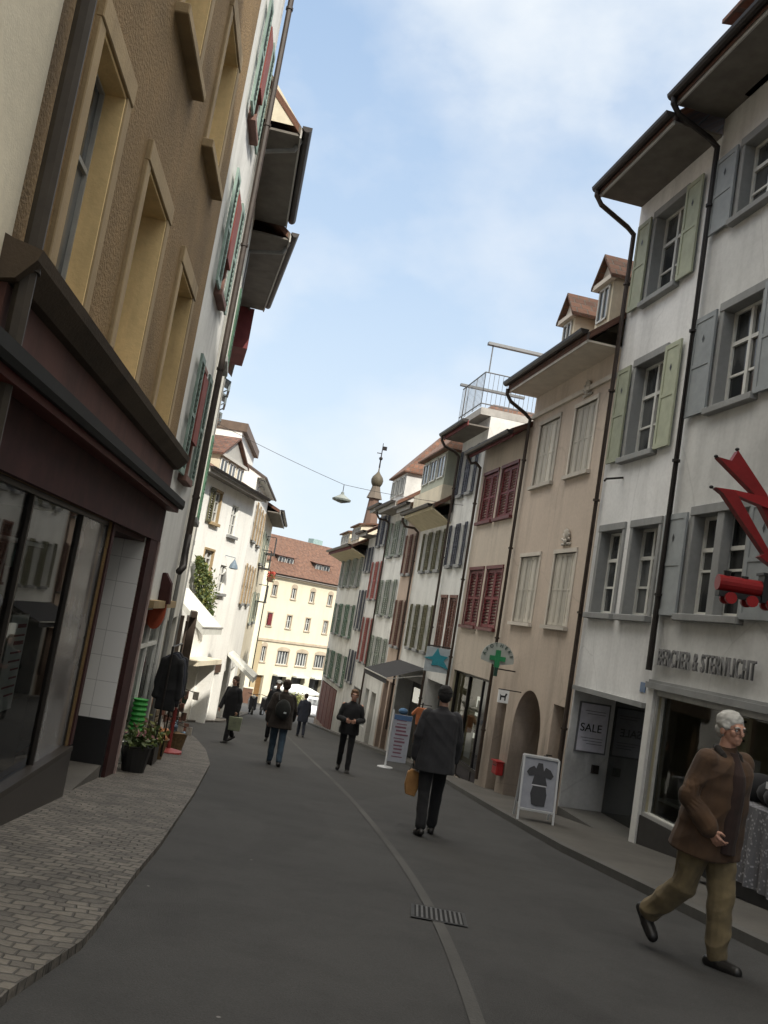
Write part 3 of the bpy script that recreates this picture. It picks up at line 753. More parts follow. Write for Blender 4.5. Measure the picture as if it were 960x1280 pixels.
# ---- R4 pharmacy
h = House(RF, 21.72, 25.4, 4.75, 'cream_house', 'cream house with pairs of closed dark red shutters above the shop with the green cross')
r4 = h
for z0, z1 in ((2.95, 4.25), (.2, 1.66)):
    for a, b_ in ((22.3, 23.5), (23.85, 25.02)): h.closed(a, b_, z0, z1, SH_RED, paint('red_frame', (.12,.03,.03)))
h.open.append((22.05, 25.15, -3.5, -1.0, .3, True))
h.wall(P_R4, top=5.15)
room(h, 22.07, 25.13, -3.5, -1.02, 1.4, INT); pane_sheet(h, 22.75, 25.15, -.12, -3.15, -1.0)
mb = MB()
for s in (22.05, 22.72, 23.9, 25.1): h.box(mb, s, s+.05, -.15, -.07, -3.5, -1.0)
h.box(mb, 22.1, 25.1, -.15, -.07, -3.2, -3.13); h.box(mb, 22.1, 25.1, -.151, -.071, -1.06, -1.0)
mb.build('shop_window_frame', DARK_METAL, h.root)
h.bx('lower_panel', paint('dark_panel', (.04,.035,.04), .6), 22.1, 25.1, -.14, -.09, -4.2, -3.2)
h.bx('door', flat('dark_glass_door', (.015,.015,.02), .1), 22.1, 22.72, -.13, -.1, -3.4, -1.06)
WHITE_GLOW = flat('white_glow', (.8, .78, .68), .5, .55)
k0 = random.Random(5)
for (s0, s1, z0, z1) in ((23.0,23.7,-1.75,-1.45),(24.05,24.5,-1.6,-1.15),(24.6,25.0,-2.1,-1.6),(23.1,23.55,-2.3,-1.95),(24.45,24.9,-2.75,-2.35)):
    h.bx('glow_board', WHITE_GLOW, s0, s1, -.75, -.7, z0, z1)  # added glowing boards, standing in for bright spots behind the glass
mb = MB()
for z in (-1.9, -2.4, -2.9): h.box(mb, 22.8, 25.08, -.7, -.3, z, z+.03)
for i in range(34):
    s = k0.uniform(22.85, 25.0); z = k0.choice((-1.87,-2.37,-2.87)); w_ = k0.uniform(.05,.12); h.box(mb, s, s+w_, -.55, -.4, z, z+k0.uniform(.08,.26))
mb.build('shelves', plaster('mixed_packets', (.35,.33,.22), .6, 5), h.root)
h.bx('notice', PAPER, 23.2, 23.7, -.16, -.153, -3.0, -2.3)
h.roof(TILE_DK, .5, ze=4.75, rise=2.6); h.eave(.42, SOF_RED, SOF_RED, slope=.35, fh=.1)
h.pipe(25.32, 4.5, -3.2, .1, .045, BROWN_PIPE, .5, 4.85)

# ---- R5
h = House(RF, 25.4, 28.0, 5.65, 'white_house', 'very narrow white house with slate shutters and a roof terrace behind railings')
r5 = h
h.shuttered(25.85, 27.75, 1.85, 3.0, 2, SH_DARK, None, cover=.52); h.shuttered(25.85, 27.75, 3.95, 5.25, 2, SH_DARK, None, cover=.52)
for a, b_ in ((25.95, 26.6), (27.0, 27.6)): h.closed(a, b_, -.75, .9, SH_BROWN)
h.open.append((25.7, 27.8, -4.2, -1.5, .5))
h.wall(P_W, top=6.0)
h.bx('shop_front', flat('dim_shop_glass', (.04,.04,.038), .1), 25.72, 27.78, -.48, -.42, -4.2, -1.52)
h.eave(.6, SOF_GREY, SOF_RED, fh=.12); h.pipe(27.9, 5.2, -3.4, .1, .045, BROWN_PIPE, .7, 5.7)
mb = MB(); h.box(mb, 25.45, 27.95, -7.9, .3, 6.02, 6.22); mb.build('terrace_slab', paint('grey_concrete', (.30,.29,.27), .9), h.root)
mb = MB(); RL = paint('galvanised_rail', (.14,.145,.15), .5, .1, 6, .1, .3)
def rail(mb, s0, o0, s1, o1, z0, z1, step=.13):
    L = math.hypot(s1-s0, o1-o0); n = int(L/step)
    for k in range(n+1):
        t = k/n; p = h.L(s0+(s1-s0)*t, o0+(o1-o0)*t, z0); q = h.L(s0+(s1-s0)*t, o0+(o1-o0)*t, z1); mb.tube([p, q], .009 if k % 6 else .018, 4)
    for z in (z0+.1, z1): mb.tube([h.L(s0,o0,z), h.L(s1,o1,z)], .018, 5)
rail(mb, 25.55, .3, 25.55, -3.2, 6.25, 7.25); rail(mb, 25.55, .3, 27.85, .3, 6.25, 7.25)
mb.build('railing', RL, h.root)
mb = MB(); mb.tube([h.L(25.6,.2,7.25), h.L(25.6,.2,8.05)], .02, 5)
h.box(mb, 25.53, 25.68, -2.4, .35, 8.05, 8.13); mb.build('pergola_beam', RL, h.root)
mb = MB(); mb.tube([h.L(27.7,.25,6.25), h.L(27.7,.25,7.3)], .02, 5); h.box(mb, 27.63, 27.75, -1.6, .45, 7.3, 7.37); mb.build('pergola_beam', RL, h.root)

# ---- R6
h = House(RF, 28.0, 31.95, 3.5, 'white_house', 'white house with olive shutters under a deep cream coved eave and a tiled dormer')
r6 = h
h.shuttered(28.15, 31.1, 1.75, 2.95, 3, SH_OLIVE, None); h.shuttered(28.15, 31.3, -.75, .6, 3, SH_OLIVE, None)
h.open.append((28.3, 31.7, -4.4, -1.75, .6))
h.wall(P_W)
h.bx('shop_front', flat('dim_shop_glass', (.04,.04,.038), .1), 28.32, 31.68, -.58, -.52, -4.4, -1.77)
h.bx('lit_sign', WHITE_GLOW, 29.1, 29.9, -.2, -.15, -2.4, -1.95)
h.eave(.62, SOF_CREAM, SOF_CREAM, slope=-.35, fh=.12); h.roof(TILE, .62, rise=3.2, ridge=-4)
h.bx('parapet', P_CR, 28.05, 31.9, .1, .42, 3.75, 4.3)
h.dormer(28.3, 31.4, 4.3, 5.45, .35, 3.2, 1.9, plaster('pale_green_render', (.42,.44,.36)), FAS_W, TILE, 'hip', True, .2)
h.pipe(31.88, 3.1, -3.6, .1, .045, BROWN_PIPE, .7, 3.5)
aw = empty('awning', h.f.world(30, 0, 0)+Vector((0,0,-1.5)), 'black sloping shop awning with pale edge over the pavement', 'awning', RF.rot)
mb = MB(); mb.poly([(1.9,.03,.25),(-1.9,.03,.25),(-1.9,1.15,-.18),(1.9,1.15,-.18)]); mb.poly([(1.9,1.15,-.18),(-1.9,1.15,-.18),(-1.9,1.15,-.36),(1.9,1.15,-.36)])
mb.build('canvas', cloth('black_canvas', (.02,.02,.024)), aw, fix=False)
mb = MB(); mb.bar((1.92,1.16,-.2),(-1.92,1.16,-.2), .03); mb.bar((1.9,.03,.05),(1.9,1.1,-.2), .025); mb.bar((-1.9,.03,.05),(-1.9,1.1,-.2), .025); mb.build('frame', FAS_W, aw)

# ---- R7
h = House(RF, 31.95, 34.1, 3.9, 'pink_beige_house', 'slim pink-beige house with brown shutters between two white houses')
h.shuttered(32.1, 33.85, 1.7, 3.05, 2, SH_BROWN, None); h.shuttered(32.1, 33.85, -.85, .7, 2, SH_BROWN, None)
h.open += [(32.15, 32.9, -4.9, -2.1, .3), (33.1, 33.85, -4.9, -2.1, .3)]
h.wall(P_PINK); h.bx('door', DOORM, 32.16, 32.89, -.29, -.25, -4.8, -2.12); h.bx('door', DOORM, 33.11, 33.84, -.29, -.25, -4.8, -2.12)
h.eave(.5, SOF_GREY, FAS_W); h.roof(TILE, .5, rise=3.2)
# ---- R8
h = House(RF, 34.1, 37.55, 4.15, 'white_house', 'white house with three floors of grey-green shutters and a tiled dormer')
for z0, z1 in ((2.45, 3.75), (.15, 1.45), (-2.0, -.75)): h.shuttered(34.3, 37.4, z0, z1, 2, SH_GG, None, cover=.6)
h.open += [(34.95, 35.9, -5.2, -2.75, .3), (36.4, 37.2, -4.2, -2.75, .2)]
h.wall(P_W); h.bx('door', paint('ochre_door', (.22,.17,.09)), 34.96, 35.89, -.29, -.25, -5.1, -2.77)
h.eave(.6, SOF_GREY, FAS_W); h.roof(TILE, .6, rise=3.4)
h.dormer(34.2, 36.8, 4.4, 5.5, .35, 3.2, 1.9, P_W, FAS_W, TILE, 'hip', True, .15)
h.pipe(37.5, 3.8, -4.2, .1, .045, BROWN_PIPE, .65, 4.2)
# ---- R8b
h = House(RF, 37.55, 40.25, 4.4, 'white_house', 'pale narrow house with faded red shutters on its lower floors')
SH_R2 = paint('faded_red_shutter', (.26, .075, .065), .6, .2, 6)
h.shuttered(37.75, 40.1, .75, 2.25, 2, SH_R2, None, cover=.55); h.shuttered(37.75, 40.1, -1.85, -.1, 2, SH_R2, None, cover=.55)
h.shuttered(37.75, 40.1, 3.0, 4.2, 2, SH_DARK, None, cover=.55); h.open.append((38.0, 39.9, -5.4, -2.95, .35))
h.wall(P_R1); h.bx('shop_front', flat('dim_shop_glass', (.04,.04,.038), .1), 38.02, 39.88, -.34, -.3, -5.4, -2.97)
h.eave(.5, SOF_GREY, FAS_W); h.roof(TILE, .5, rise=3.2)
# ---- R9a
h = House(RF, 40.25, 42.3, 3.45, 'grey_house', 'greyish slim house with dark shutters beside the last house of the right row')
for z0, z1 in ((1.95, 2.95), (-.6, 1.05), (-2.9, -1.6)): h.shuttered(40.4, 42.15, z0, z1, 2, SH_DARK, None, cover=.5)
h.wall(P_R1); h.eave(.5, SOF_GREY, FAS_W); h.roof(TILE, .5, rise=3.2)
# ---- R9
h = House(RF, 42.3, 49.9, 2.9, 'white_house', 'last white house of the right row with green shutters and dark red shop panels')
h.shuttered(42.8, 49.2, 1.3, 2.6, 3, SH_GG, None); h.shuttered(42.8, 49.2, -1.1, .35, 3, SH_GREEN, None); h.shuttered(42.6, 49.2, -3.3, -2.0, 3, SH_GREEN, None)
h.open.append((44.2, 49.4, -5.7, -3.62, .12))
h.wall(P_W); h.closed(44.3, 49.3, -5.5, -3.7, SH_BROWN, leaves=6) if False else None
mb = MB()
for k in range(8): h.box(mb, 44.25+.64*k, 44.83+.64*k, -.1, .03+.01*(k%2), -5.6, -3.65)
mb.build('shop_panels', paint('oxblood_panels', (.11,.03,.02), .6, .3, 5), h.root)
h.bx('stone_base', P_PINK, 42.35, 49.88, .0, .05, -6.9, -5.6)
h.eave(.75, SOF_CREAM, SOF_RED, slope=-.3); h.roof(TILE, .75, rise=3.0)
h.dormer(43.0, 45.4, 3.2, 4.15, .35, 2.4, .6, P_CR, FAS_W, TILE, 'shed'); h.dormer(46.2, 48.9, 3.2, 4.0, .35, 2.4, .6, P_CR, FAS_W, TILE, 'shed')
# ---- turret house behind the row
tb = gz(60)
t = empty('turret', (-.75, 57.5, tb), 'small domed roof turret with a thin weather vane above the far right roofs', 'turret')
mb = MB(); mb.lathe((0,0,0), [(.5,0),(.5,12.0),(.3,14.6)], 8); mb.build('shaft', plaster('pink_turret_render', (.15,.09,.065)), t)
mb = MB(); mb.lathe((0,0,14.4), [(.5,0),(.32,.5),(.2,1.0)], 8); mb.build('skirt_roof', TILE, t)
mb = MB(); mb.lathe((0,0,15.2), [(.26,0),(.36,.2),(.39,.4),(.32,.6),(.15,.8),(.05,.95),(.03,1.3)], 14); mb.build('dome', paint('copper_dome', (.085,.07,.045), .6), t, smooth=True)
mb = MB(); mb.tube([(0,0,16.4),(0,0,18.0)], [.05,.02], 6); mb.ball((0,0,17.0), .12); mb.box(-.02,.28,-.01,.01,17.55,17.8); mb.box(-.3,0,-.01,.01,17.3,17.35); mb.build('weather_vane', DARK_METAL, t)
# ================================================================== LEFT SIDE
BROWN = plaster('brown_roughcast', (.235, .15, .062), .35, 30, 2.2, .2)
YDULL = plaster('sandstone_dull_tone', (.36, .265, .145), .25, 50, .4, .4)  # darker copy of the jamb stone for the fronts, shade put into the colour
YST = plaster('sandstone_lit_tone', (.84, .62, .31), .2, 30, .35, .35)  # paler copy of the same stone, light on the jambs put into the colour
MAROON = paint('maroon_shop_panel', (.036, .012, .011), .8, .3, 5); GRAN = plaster('dark_polished_base', (.022, .018, .016), .3, 30, .1, .1, .35)
# ---- L0
h = House(LF, -4.0, 5.0, 11.5, 'cream_house', 'cream house at the left edge beside the thick drainpipe')
h.window(1.4, 2.5, 1.9, 3.6, .3, sur=YST); h.window(1.4, 2.5, 4.9, 6.6, .3, sur=YST); h.wall(P_CR); h.roof(TILE_DK, .9)
# ---- L1
h = House(LF, 5.0, 12.1, 11.3, 'brown_house', 'brown roughcast house with deep yellow stone windows above a dark maroon shop')
l1 = h
SC_ = paint('grey_white_casement', (.42,.42,.40), .5, .15)
for (z0, z1) in ((1.86, 3.52), (4.98, 6.62), (8.1, 9.7)):
    for (a, b_) in ((5.74, 6.56), (7.68, 8.78), (10.05, 11.12)):
        h.window(a, b_, z0, z1, .24 if a < 6 else .44, sur=YDULL, sw=.15, cas=SC_, trans=(.6,), sill=(z0 > 4), sur_out=.035, liner=YST)
h.open.append((5.15, 9.2, -1.72, .5, .3, True)); h.open.append((9.3, 11.32, -3.2, .5, .3, True))
h.wall(BROWN)
mb = MB(); h.extr(mb, [(0, 1.48), (.1, 1.5), (.2, 1.62), (.22, 1.68), (.05, 1.72), (0, 1.74)], 4.9, 12.2); mb.build('cornice', plaster('weathered_sill_band', (.085,.06,.038), .3, 40, .4, .3), h.root)
ROS = plaster('mottled_red_band', (.10, .042, .032), .35, 12, .3, .5)
h.bx('band', ROS, 4.95, 12.1, .0, .05, 1.2, 1.48)
mb = MB(); h.extr(mb, [(.0, 1.02), (.24, .98), (.26, 1.02), (.26, 1.10), (.0, 1.2)], 4.4, 12.25); mb.build('shop_canopy', paint('dark_green_canopy', (.014,.014,.013), .85, .2, 6), h.root)
mb = MB(); h.extr(mb, [(.06, .93), (.2, .93), (.2, .985), (.06, 1.0)], 4.4, 12.2); mb.build('roller_blind', paint('red_blind_roll', (.09,.022,.018), .6), h.root)
h.bx('fascia', MAROON, 4.95, 12.1, .0, .06, .5, .93)
h.bx('corner_post', MAROON, 11.36, 12.1, .0, .055, -3.3, .5); 
mb = MB(); h.box(mb, 11.96, 12.06, .055, .075, -2.9, .5); mb.build('post_strip', paint('pale_pink_strip', (.36,.27,.25), .5), h.root)
TILEW = None
def wall_tiles():
    m, nt, b = newmat('white_wall_tiles'); v = coords(nt)
    mp = N(nt, 'ShaderNodeMapping'); mp.inputs['Rotation'].default_value = (R(90), 0, 0); nt.links.new(v, mp.inputs[0])
    br = N(nt, 'ShaderNodeTexBrick'); br.inputs['Scale'].default_value = 1; br.offset = 0; br.inputs['Brick Width'].default_value = .3
    br.inputs['Row Height'].default_value = .3; br.inputs['Mortar Size'].default_value = .004
    br.inputs['Color1'].default_value = (.80,.79,.77,1); br.inputs['Color2'].default_value = (.74,.73,.71,1); br.inputs['Mortar'].default_value = (.5,.49,.48,1)
    return m, nt, b, br, mp
m_, nt_, b__, br_, mp2 = wall_tiles()
sw_ = N(nt_, 'ShaderNodeSeparateXYZ'); cb_ = N(nt_, 'ShaderNodeCombineXYZ'); tc_ = N(nt_, 'ShaderNodeTexCoord')
nt_.links.new(tc_.outputs['Object'], sw_.inputs[0]); ad_ = N(nt_, 'ShaderNodeMath', operation='ADD')
nt_.links.new(sw_.outputs['X'], ad_.inputs[0]); nt_.links.new(sw_.outputs['Y'], ad_.inputs[1])
nt_.links.new(ad_.outputs[0], cb_.inputs[0]); nt_.links.new(sw_.outputs['Z'], cb_.inputs[1]); nt_.links.new(cb_.outputs[0], br_.inputs['Vector'])
nt_.links.new(br_.outputs['Color'], b__.inputs['Base Color']); b__.inputs['Roughness'].default_value = .35
TILEW = m_
# entrance recess: far cheek is white tile on a black base
mb = MB(); h.box(mb, 11.3, 11.36, -1.3, .0, -1.72, .5); mb.build('tiled_pier', TILEW, h.root)
h.bx('pier_base', BLACK, 11.28, 11.36, -1.3, .012, -3.2, -1.72)
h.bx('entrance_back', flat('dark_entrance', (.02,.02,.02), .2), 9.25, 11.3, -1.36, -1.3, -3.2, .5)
h.bx('entrance_floor', M_PAVE, 9.25, 11.3, -1.3, .0, -3.2, gz(LF.world(10,0,0).y)+.07)
h.bx('entrance_ceiling', MAROON, 9.25, 11.3, -1.3, -.01, .44, .5)
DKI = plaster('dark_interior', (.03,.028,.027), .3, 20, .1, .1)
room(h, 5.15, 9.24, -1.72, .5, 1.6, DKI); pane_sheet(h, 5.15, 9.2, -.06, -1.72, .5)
h.bx('stall_riser', GRAN, 4.95, 9.26, .0, .035, -3.0, -1.76)
mb = MB(); h.box(mb, 5.1, 9.26, -.09, .04, -1.76, -1.71)
for s in (6.55, 8.1, 9.2): h.box(mb, s, s+.035, -.08, -.03, -1.71, .5)
h.box(mb, 5.15, 9.2, -.08, -.03, .46, .5); mb.build('shop_window_frame', paint('thin_bronze_frame', (.035,.03,.026), .4), h.root)
# frosted end pane and the return glass of the entrance
FROST = flat('grey_translucent_sheet', (.16,.155,.155), .25)
def frost():
    m = bpy.data.materials.new('milky_glass'); m.use_nodes = True; nt = m.node_tree; nt.nodes.clear()
    out = N(nt, 'ShaderNodeOutputMaterial'); tr = N(nt, 'ShaderNodeBsdfTransparent'); pr_ = N(nt, 'ShaderNodeBsdfPrincipled')
    v = coords(nt); c = ramp(nt, noise_n(nt, v, 1.3, 4), [(.35, (.16,.15,.145)), (.65, (.42,.41,.40))]); nt.links.new(c, pr_.inputs['Base Color']); pr_.inputs['Roughness'].default_value = .12
    mx = N(nt, 'ShaderNodeMixShader'); mx.inputs[0].default_value = .72; nt.links.new(tr.outputs[0], mx.inputs[1]); nt.links.new(pr_.outputs[0], mx.inputs[2]); nt.links.new(mx.outputs[0], out.inputs[0]); return m
pane_sheet(h, 8.14, 9.2, -.05, -1.71, .46, frost(), 'milky_pane')
# display: black draped table, leaning price sheet, coloured wares
h.bx('display_cloth', cloth('black_display_cloth', (.012,.012,.013)), 5.3, 8.0, -1.1, -.16, -1.7, -1.12)
mb = MB(); h.box(mb, 6.9, 7.34, -.12, -.105, -1.15, -.42); ps = mb.build('price_sheet', flat('grey_white_sheet', (.62,.63,.64), .6), h.root)
mb = MB(); rnd = random.Random(3)
for k in range(9):
    z = -.52-.065*k; w_ = rnd.uniform(.18,.34); h.box(mb, 7.30-w_, 7.30, -.104, -.101, z, z+(.03 if k in (0,2) else .014))
mb.build('printed_lines', flat('faded_red_ink', (.28,.10,.12)), ps)
for (nm, col, s, z, r_) in (('orange_ware', (.45,.18,.03), 5.9, -.85, .22), ('yellow_ball', (.30,.30,.05), 7.25, -.28, .055), ('blue_ball', (.18,.24,.4), 7.75, -.38, .06), ('green_ware', (.05,.14,.06), 7.7, -.75, .1), ('white_ware', (.4,.4,.38), 7.9, -.98, .07), ('teal_ware', (.12,.25,.24), 7.9, .02, .1)):
    MB().ball(h.L(s, -.5, z), (r_, r_*.8, r_*1.1)).build('display_ware', flat(nm, col), h.root, smooth=True)
mb = MB(); h.box(mb, 7.0, 8.05, -.9, -.3, .12, .15); mb.tube([h.L(7.4,-.4,.12), h.L(7.33,-.4,-.25)], .012, 5); mb.build('hanging_rail', PAPER, h.root)
h.bx('window_post', MAROON, 9.2, 9.31, .0, .02, -1.7, .5)
h.pipe(5.02, 11.0, -2.4, .12, .055, paint('old_green_pipe', (.05,.04,.03), .6))
h.roof(TILE_DK, .9)
# ---- L2
h = House(LF, 12.1, 14.62, 11.2, 'white_house', 'narrow white house with green shutters and a small glazed shop beside the brown house')
h2_ = h
REDC = paint('red_blind', (.19,.05,.04), .7)
for (z0, z1) in ((1.55, 3.15), (4.3, 5.9), (7.0, 8.6)):
    h.window(13.0, 13.62, z0, z1, .2, sur=paint('red_brown_surround', (.18,.10,.08), .7), sw=.06, sh='fn', shm=SH_TEAL, shw=.42, trans=(.5,))
    h.bx('folded_blind', REDC, 13.06, 13.56, .03, .09, z0+.5, z1-.1)
h.open.append((12.3, 14.4, -3.2, -.35, .35, True))
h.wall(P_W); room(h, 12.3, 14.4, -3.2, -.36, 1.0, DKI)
mb = MB()
for s in (12.3, 12.8, 13.4, 14.35): h.box(mb, s, s+.05, -.12, -.04, -3.0, -.36)
for z in (-.41, -.95, -2.3): h.box(mb, 12.35, 14.35, -.115, -.045, z, z+.05)
mb.build('shop_window_frame', WHITE_WOOD, h.root); pane_sheet(h, 12.3, 14.4, -.08, -3.0, -.36)
mb = MB(); h.box(mb, 12.2, 14.5, .0, .12, -.36, -.26); mb.build('shop_cornice', plaster('ochre_moulding', (.34,.25,.13)), h.root)
h.pipe(14.5, 10.8, .75, .11, .05, BROWN_PIPE)
mb = MB(); mb.tube([h.L(14.5,.11,.8), h.L(14.5,.11,.5), h.L(14.35,.14,.28), h.L(14.1,.12,.2)], .055, 8); mb.build('pipe_elbow', DARK_METAL, h.root, smooth=True)
h.roof(TILE_DK, .7)
# ---- L3..L5 curve away to the left
P_LIT = plaster('warm_white_render', (.70, .68, .60), .1)
F3 = Face((-3.10, 14.64), (-.152, 1), False); F4 = Face((-3.72, 18.5), (-.2237, 1), False); F5 = Face((-4.88, 23.6), (-.21, 1), False)
h = House(F3, 0, 3.9, 7.75, 'white_house', 'white house with a wide boarded eave and pale verge, third from the left edge')
for z0, z1 in ((1.2, 2.8), (4.1, 5.7)): h.window(1.4, 2.3, z0, z1, .2, sur=None, sh='fn', shm=SH_GREEN, shw=.5)
h.open.append((.4, 3.4, -3.6, -.6, .5)); h.wall(P_LIT); h.eave(.66, SOF_GREY, FAS_W); h.roof(TILE, .66, rise=4.6, ridge=-3.6)
mb = MB(); mb.poly([h.L(-.01,.66,7.9), h.L(-.01,-.1,7.9), h.L(-.01,-.1,8.85)]); mb.build('verge_board', P_CR, h.root, fix=False)
mb = MB(); mb.tube([h.L(.35,.72,7.95), h.L(.35,.6,7.66), h.L(.35,.05,7.5), h.L(.35,.05,-2.5)], .045, 8); mb.build('drainpipe', paint('grey_zinc_pipe', (.2,.2,.19), .5), h.root)
h.bx('shop_front', flat('dim_shop_glass', (.04,.04,.038), .1), .42, 3.38, -.48, -.42, -3.6, -.62)
h = House(F4, 0, 5.2, 7.5, 'white_house', 'white house with orange roof tiles and dark boarded eave, fourth from the left edge')
h.window(1.8, 2.8, 1.0, 2.6, .2, sur=None, sh='fn', shm=SH_GREEN, shw=.5); h.open.append((.5, 4.6, -4.2, -1.0, .6)); h.wall(P_W); h.eave(.82, SOF_GREY, FAS_W); h.roof(TILE, .82, rise=3.6)
mb = MB(); mb.tube([h.L(.4,.85,7.6), h.L(.4,.75,7.35), h.L(.4,.05,7.2), h.L(.4,.05,-3)], .045, 8); mb.build('drainpipe', MATS['grey_zinc_pipe'], h.root)
h.bx('shop_front', flat('dim_shop_glass', (.04,.04,.038), .1), .52, 4.58, -.58, -.5, -4.2, -1.02)
h = House(F5, 0, 8.0, 6.5, 'white_house', 'white house with a boxed dark red eave and three small high window hoods')
h.open.append((.6, 3.6, -4.6, -1.3, .9)); h.wall(P_W)
h.bx('boxed_eave', SOF_RED, .0, 2.0, .0, .62, 6.4, 7.5); h.roof(TILE, .5, ze=7.4)
h.bx('shop_front', DKI, .62, 3.58, -.88, -.8, -4.6, -1.32)
h.bx('door_panels', paint('old_wood_doors', (.10,.065,.04), .7, .3), .62, 1.5, -.3, -.24, -4.6, -1.6)
h.bx('timber_shade_front', paint('dark_timber', (.05,.035,.025), .7), .1, 3.75, .0, .07, -1.3, -.1); h.bx('timber_post', MATS['dark_timber'], 3.4, 3.75, .0, .07, -4.8, -1.302)  # dark timber put in below the awning, its tone also standing for shade
for s in (2.35, 4.35, 7.4):
    mb = MB(); pts = [(0,6.15),(.42,5.98),(.42,5.7),(.36,5.7),(.36,5.95),(0,6.09)]
    h.extr(mb, pts, s, s+1.0); mb.tube([h.L(s+.05,0,5.45), h.L(s+.05,.38,5.75)], .02, 5); mb.tube([h.L(s+.95,0,5.45), h.L(s+.95,.38,5.75)], .02, 5)
    mb.build('window_hood', paint('grey_hood_metal', (.16,.19,.20), .5), h.root)
# sunlit low awning on L5/L6
aw = empty('awning', h.f.world(3.4, 0, 0)+Vector((.05,0,-.05)), 'white sunshade awning with pale valance in the sun under the climbing plant', 'awning', R(-98))
mb = MB(); mb.poly([(-.9,0,0),(.9,0,0),(.9,1.25,-1.0),(-.9,1.25,-1.0)]); mb.poly([(-.9,1.25,-1.0),(.9,1.25,-1.0),(.9,1.25,-1.2),(-.9,1.25,-1.2)])
mb.poly([(-.9,0,0),(-.9,1.25,-1.0),(-.9,1.25,-1.2),(-.9,0,-.14)]); mb.poly([(.9,0,0),(.9,1.25,-1.0),(.9,1.25,-1.2),(.9,0,-.14)])
mb.build('canvas', cloth('white_canvas', (.62,.62,.57), (.5,.5,.45)), aw, fix=False)
mb = MB(); mb.bar((-.92,1.25,-1.0),(.92,1.25,-1.0), .04); mb.build('frame', FAS_W, aw)
# ---- L6 sunlit house
F6 = Face((-5.75, 27.3), (.152, 1), False)
P_SUN = plaster('bright_white_render', (.86, .85, .80), .08, 60, .2, .15)
h = House(F6, 0, 6.57, 3.5, 'white_house', 'sunlit white house with the climbing plant, its front turned towards the street')
h.window(2.0, 2.75, 2.15, 3.15, .15, sur=YDULL, sw=.06, sh='n', shm=SH_OLIVE, shw=.4); h.window(4.1, 4.85, 1.95, 3.0, .15, sur=None, sh=None)
h.window(2.1, 3.0, .45, 1.25, .15, sur=YDULL, sw=.06); h.window(4.0, 4.7, -.05, .9, .15, sur=None)
h.open += [(1.7, 3.6, -5.3, -2.35, .5), (4.0, 4.5, -4.5, -2.85, .2), (4.75, 5.6, -5.3, -2.85, .2)]
h.wall(P_SUN); h.bx('door', paint('white_panel_door', (.60,.60,.57)), 4.77, 5.58, -.18, -.13, -5.2, -2.87)
pane_sheet(h, 4.0, 4.5, -.1, -4.4, -2.85, M_PANE)
h.bx('shop_front', P_CR, 1.72, 3.58, -.48, -.4, -5.2, -2.37)
h.bx('porch_roof', P_CR, 1.3, 3.8, .0, .7, -2.35, -2.2); h.bx('shop_sign', paint('brown_shop_sign', (.09,.055,.04), .6), 4.2, 5.95, .0, .07, -2.8, -2.5)
mb = MB(); h.box(mb, 3.7, 3.85, .0, .5, -2.35, -5.2); mb.build('porch_post', P_SUN, h.root)
h.eave(.4, SOF_GREY, FAS_W, fh=.12); h.roof(TILE, .4, rise=1.6, ridge=-3)
h.dormer(2.6, 5.4, 3.7, 4.5, -.25, 1.6, .8, P_CR, FAS_W, TILE_DK, 'gable')
mb = MB(); mb.lathe(h.L(4.3, .35, .85), [(.02,.3),(.12,.12),(.16,0),(.1,-.03)], 10); mb.tube([h.L(4.3,0,1.25), h.L(4.3,.35,1.22), h.L(4.3,.35,1.1)], .015, 5); mb.build('wall_lamp', paint('blue_grey_lamp', (.12,.16,.2), .4), h.root)
for s, z in ((.9, -3.3), (.95, -4.0)):
    mb = MB(); mb.obox(h.L(s, .45, z), (.02,0,0), (0,.28,-.09), (0,.02,.09)); mb.build('bracket_sign', paint('dark_green_sign', (.03,.05,.035)), h.root)
h.bx('timber_shade_front', MATS['dark_timber'], .05, 1.25, .0, .06, -5.2, -.9)  # dark sheet on the wall standing for the shade under the awning
# ---- L7
F7 = Face((-4.86, 33.95), (-.05, 1), False)
h = House(F7, 0, 7.4, 4.45, 'white_house', 'tall sunlit white house with a flat brown capped attic block')
SH_TAN = paint('tan_shutter', (.30,.22,.13), .6)
for z0, z1 in ((2.2, 3.6), (-.3, 1.2)): h.window(2.2, 3.0, z0, z1, .15, sur=None, sh='fn', shm=SH_TAN, shw=.45); h.window(5.0, 5.8, z0, z1, .15, sur=None, sh='fn', shm=SH_TAN, shw=.45)
h.open.append((1.0, 3.0, -5.6, -2.9, .4)); h.open.append((4.0, 6.0, -5.9, -3.0, .4)); h.wall(P_SUN)
h.bx('attic_block', P_SUN, .01, 6.0, -7.0, -.85, 4.45, 6.0); h.bx('flat_cap', paint('brown_metal_cap', (.14,.10,.075), .6), -.05, 6.1, -7.1, -.68, 6.0, 6.32)
mb = MB(); h.extr(mb, [(.32, 4.42), (-.85, 5.0), (-.85, 4.45), (0, 4.4)], .005, 7.3); mb.build('verge', P_SUN, h.root)
mb = MB(); h.extr(mb, [(.36, 4.45), (-.85, 5.06), (-.85, 5.0), (.34, 4.38)], -.05, 7.35); mb.build('roof', TILE_DK, h.root)
mb = MB()
for k in range(2):
    c = h.L(-.03, .22-.0*k, 4.2-.24*k); mb.tube([(c[0], c[1]+.12*math.cos(a), c[2]+.12*math.sin(a)) for a in [k2*math.pi/5 for k2 in range(9)]], .02, 5)
mb.build('scroll_bracket', paint('dark_iron', (.04,.04,.04)), h.root)
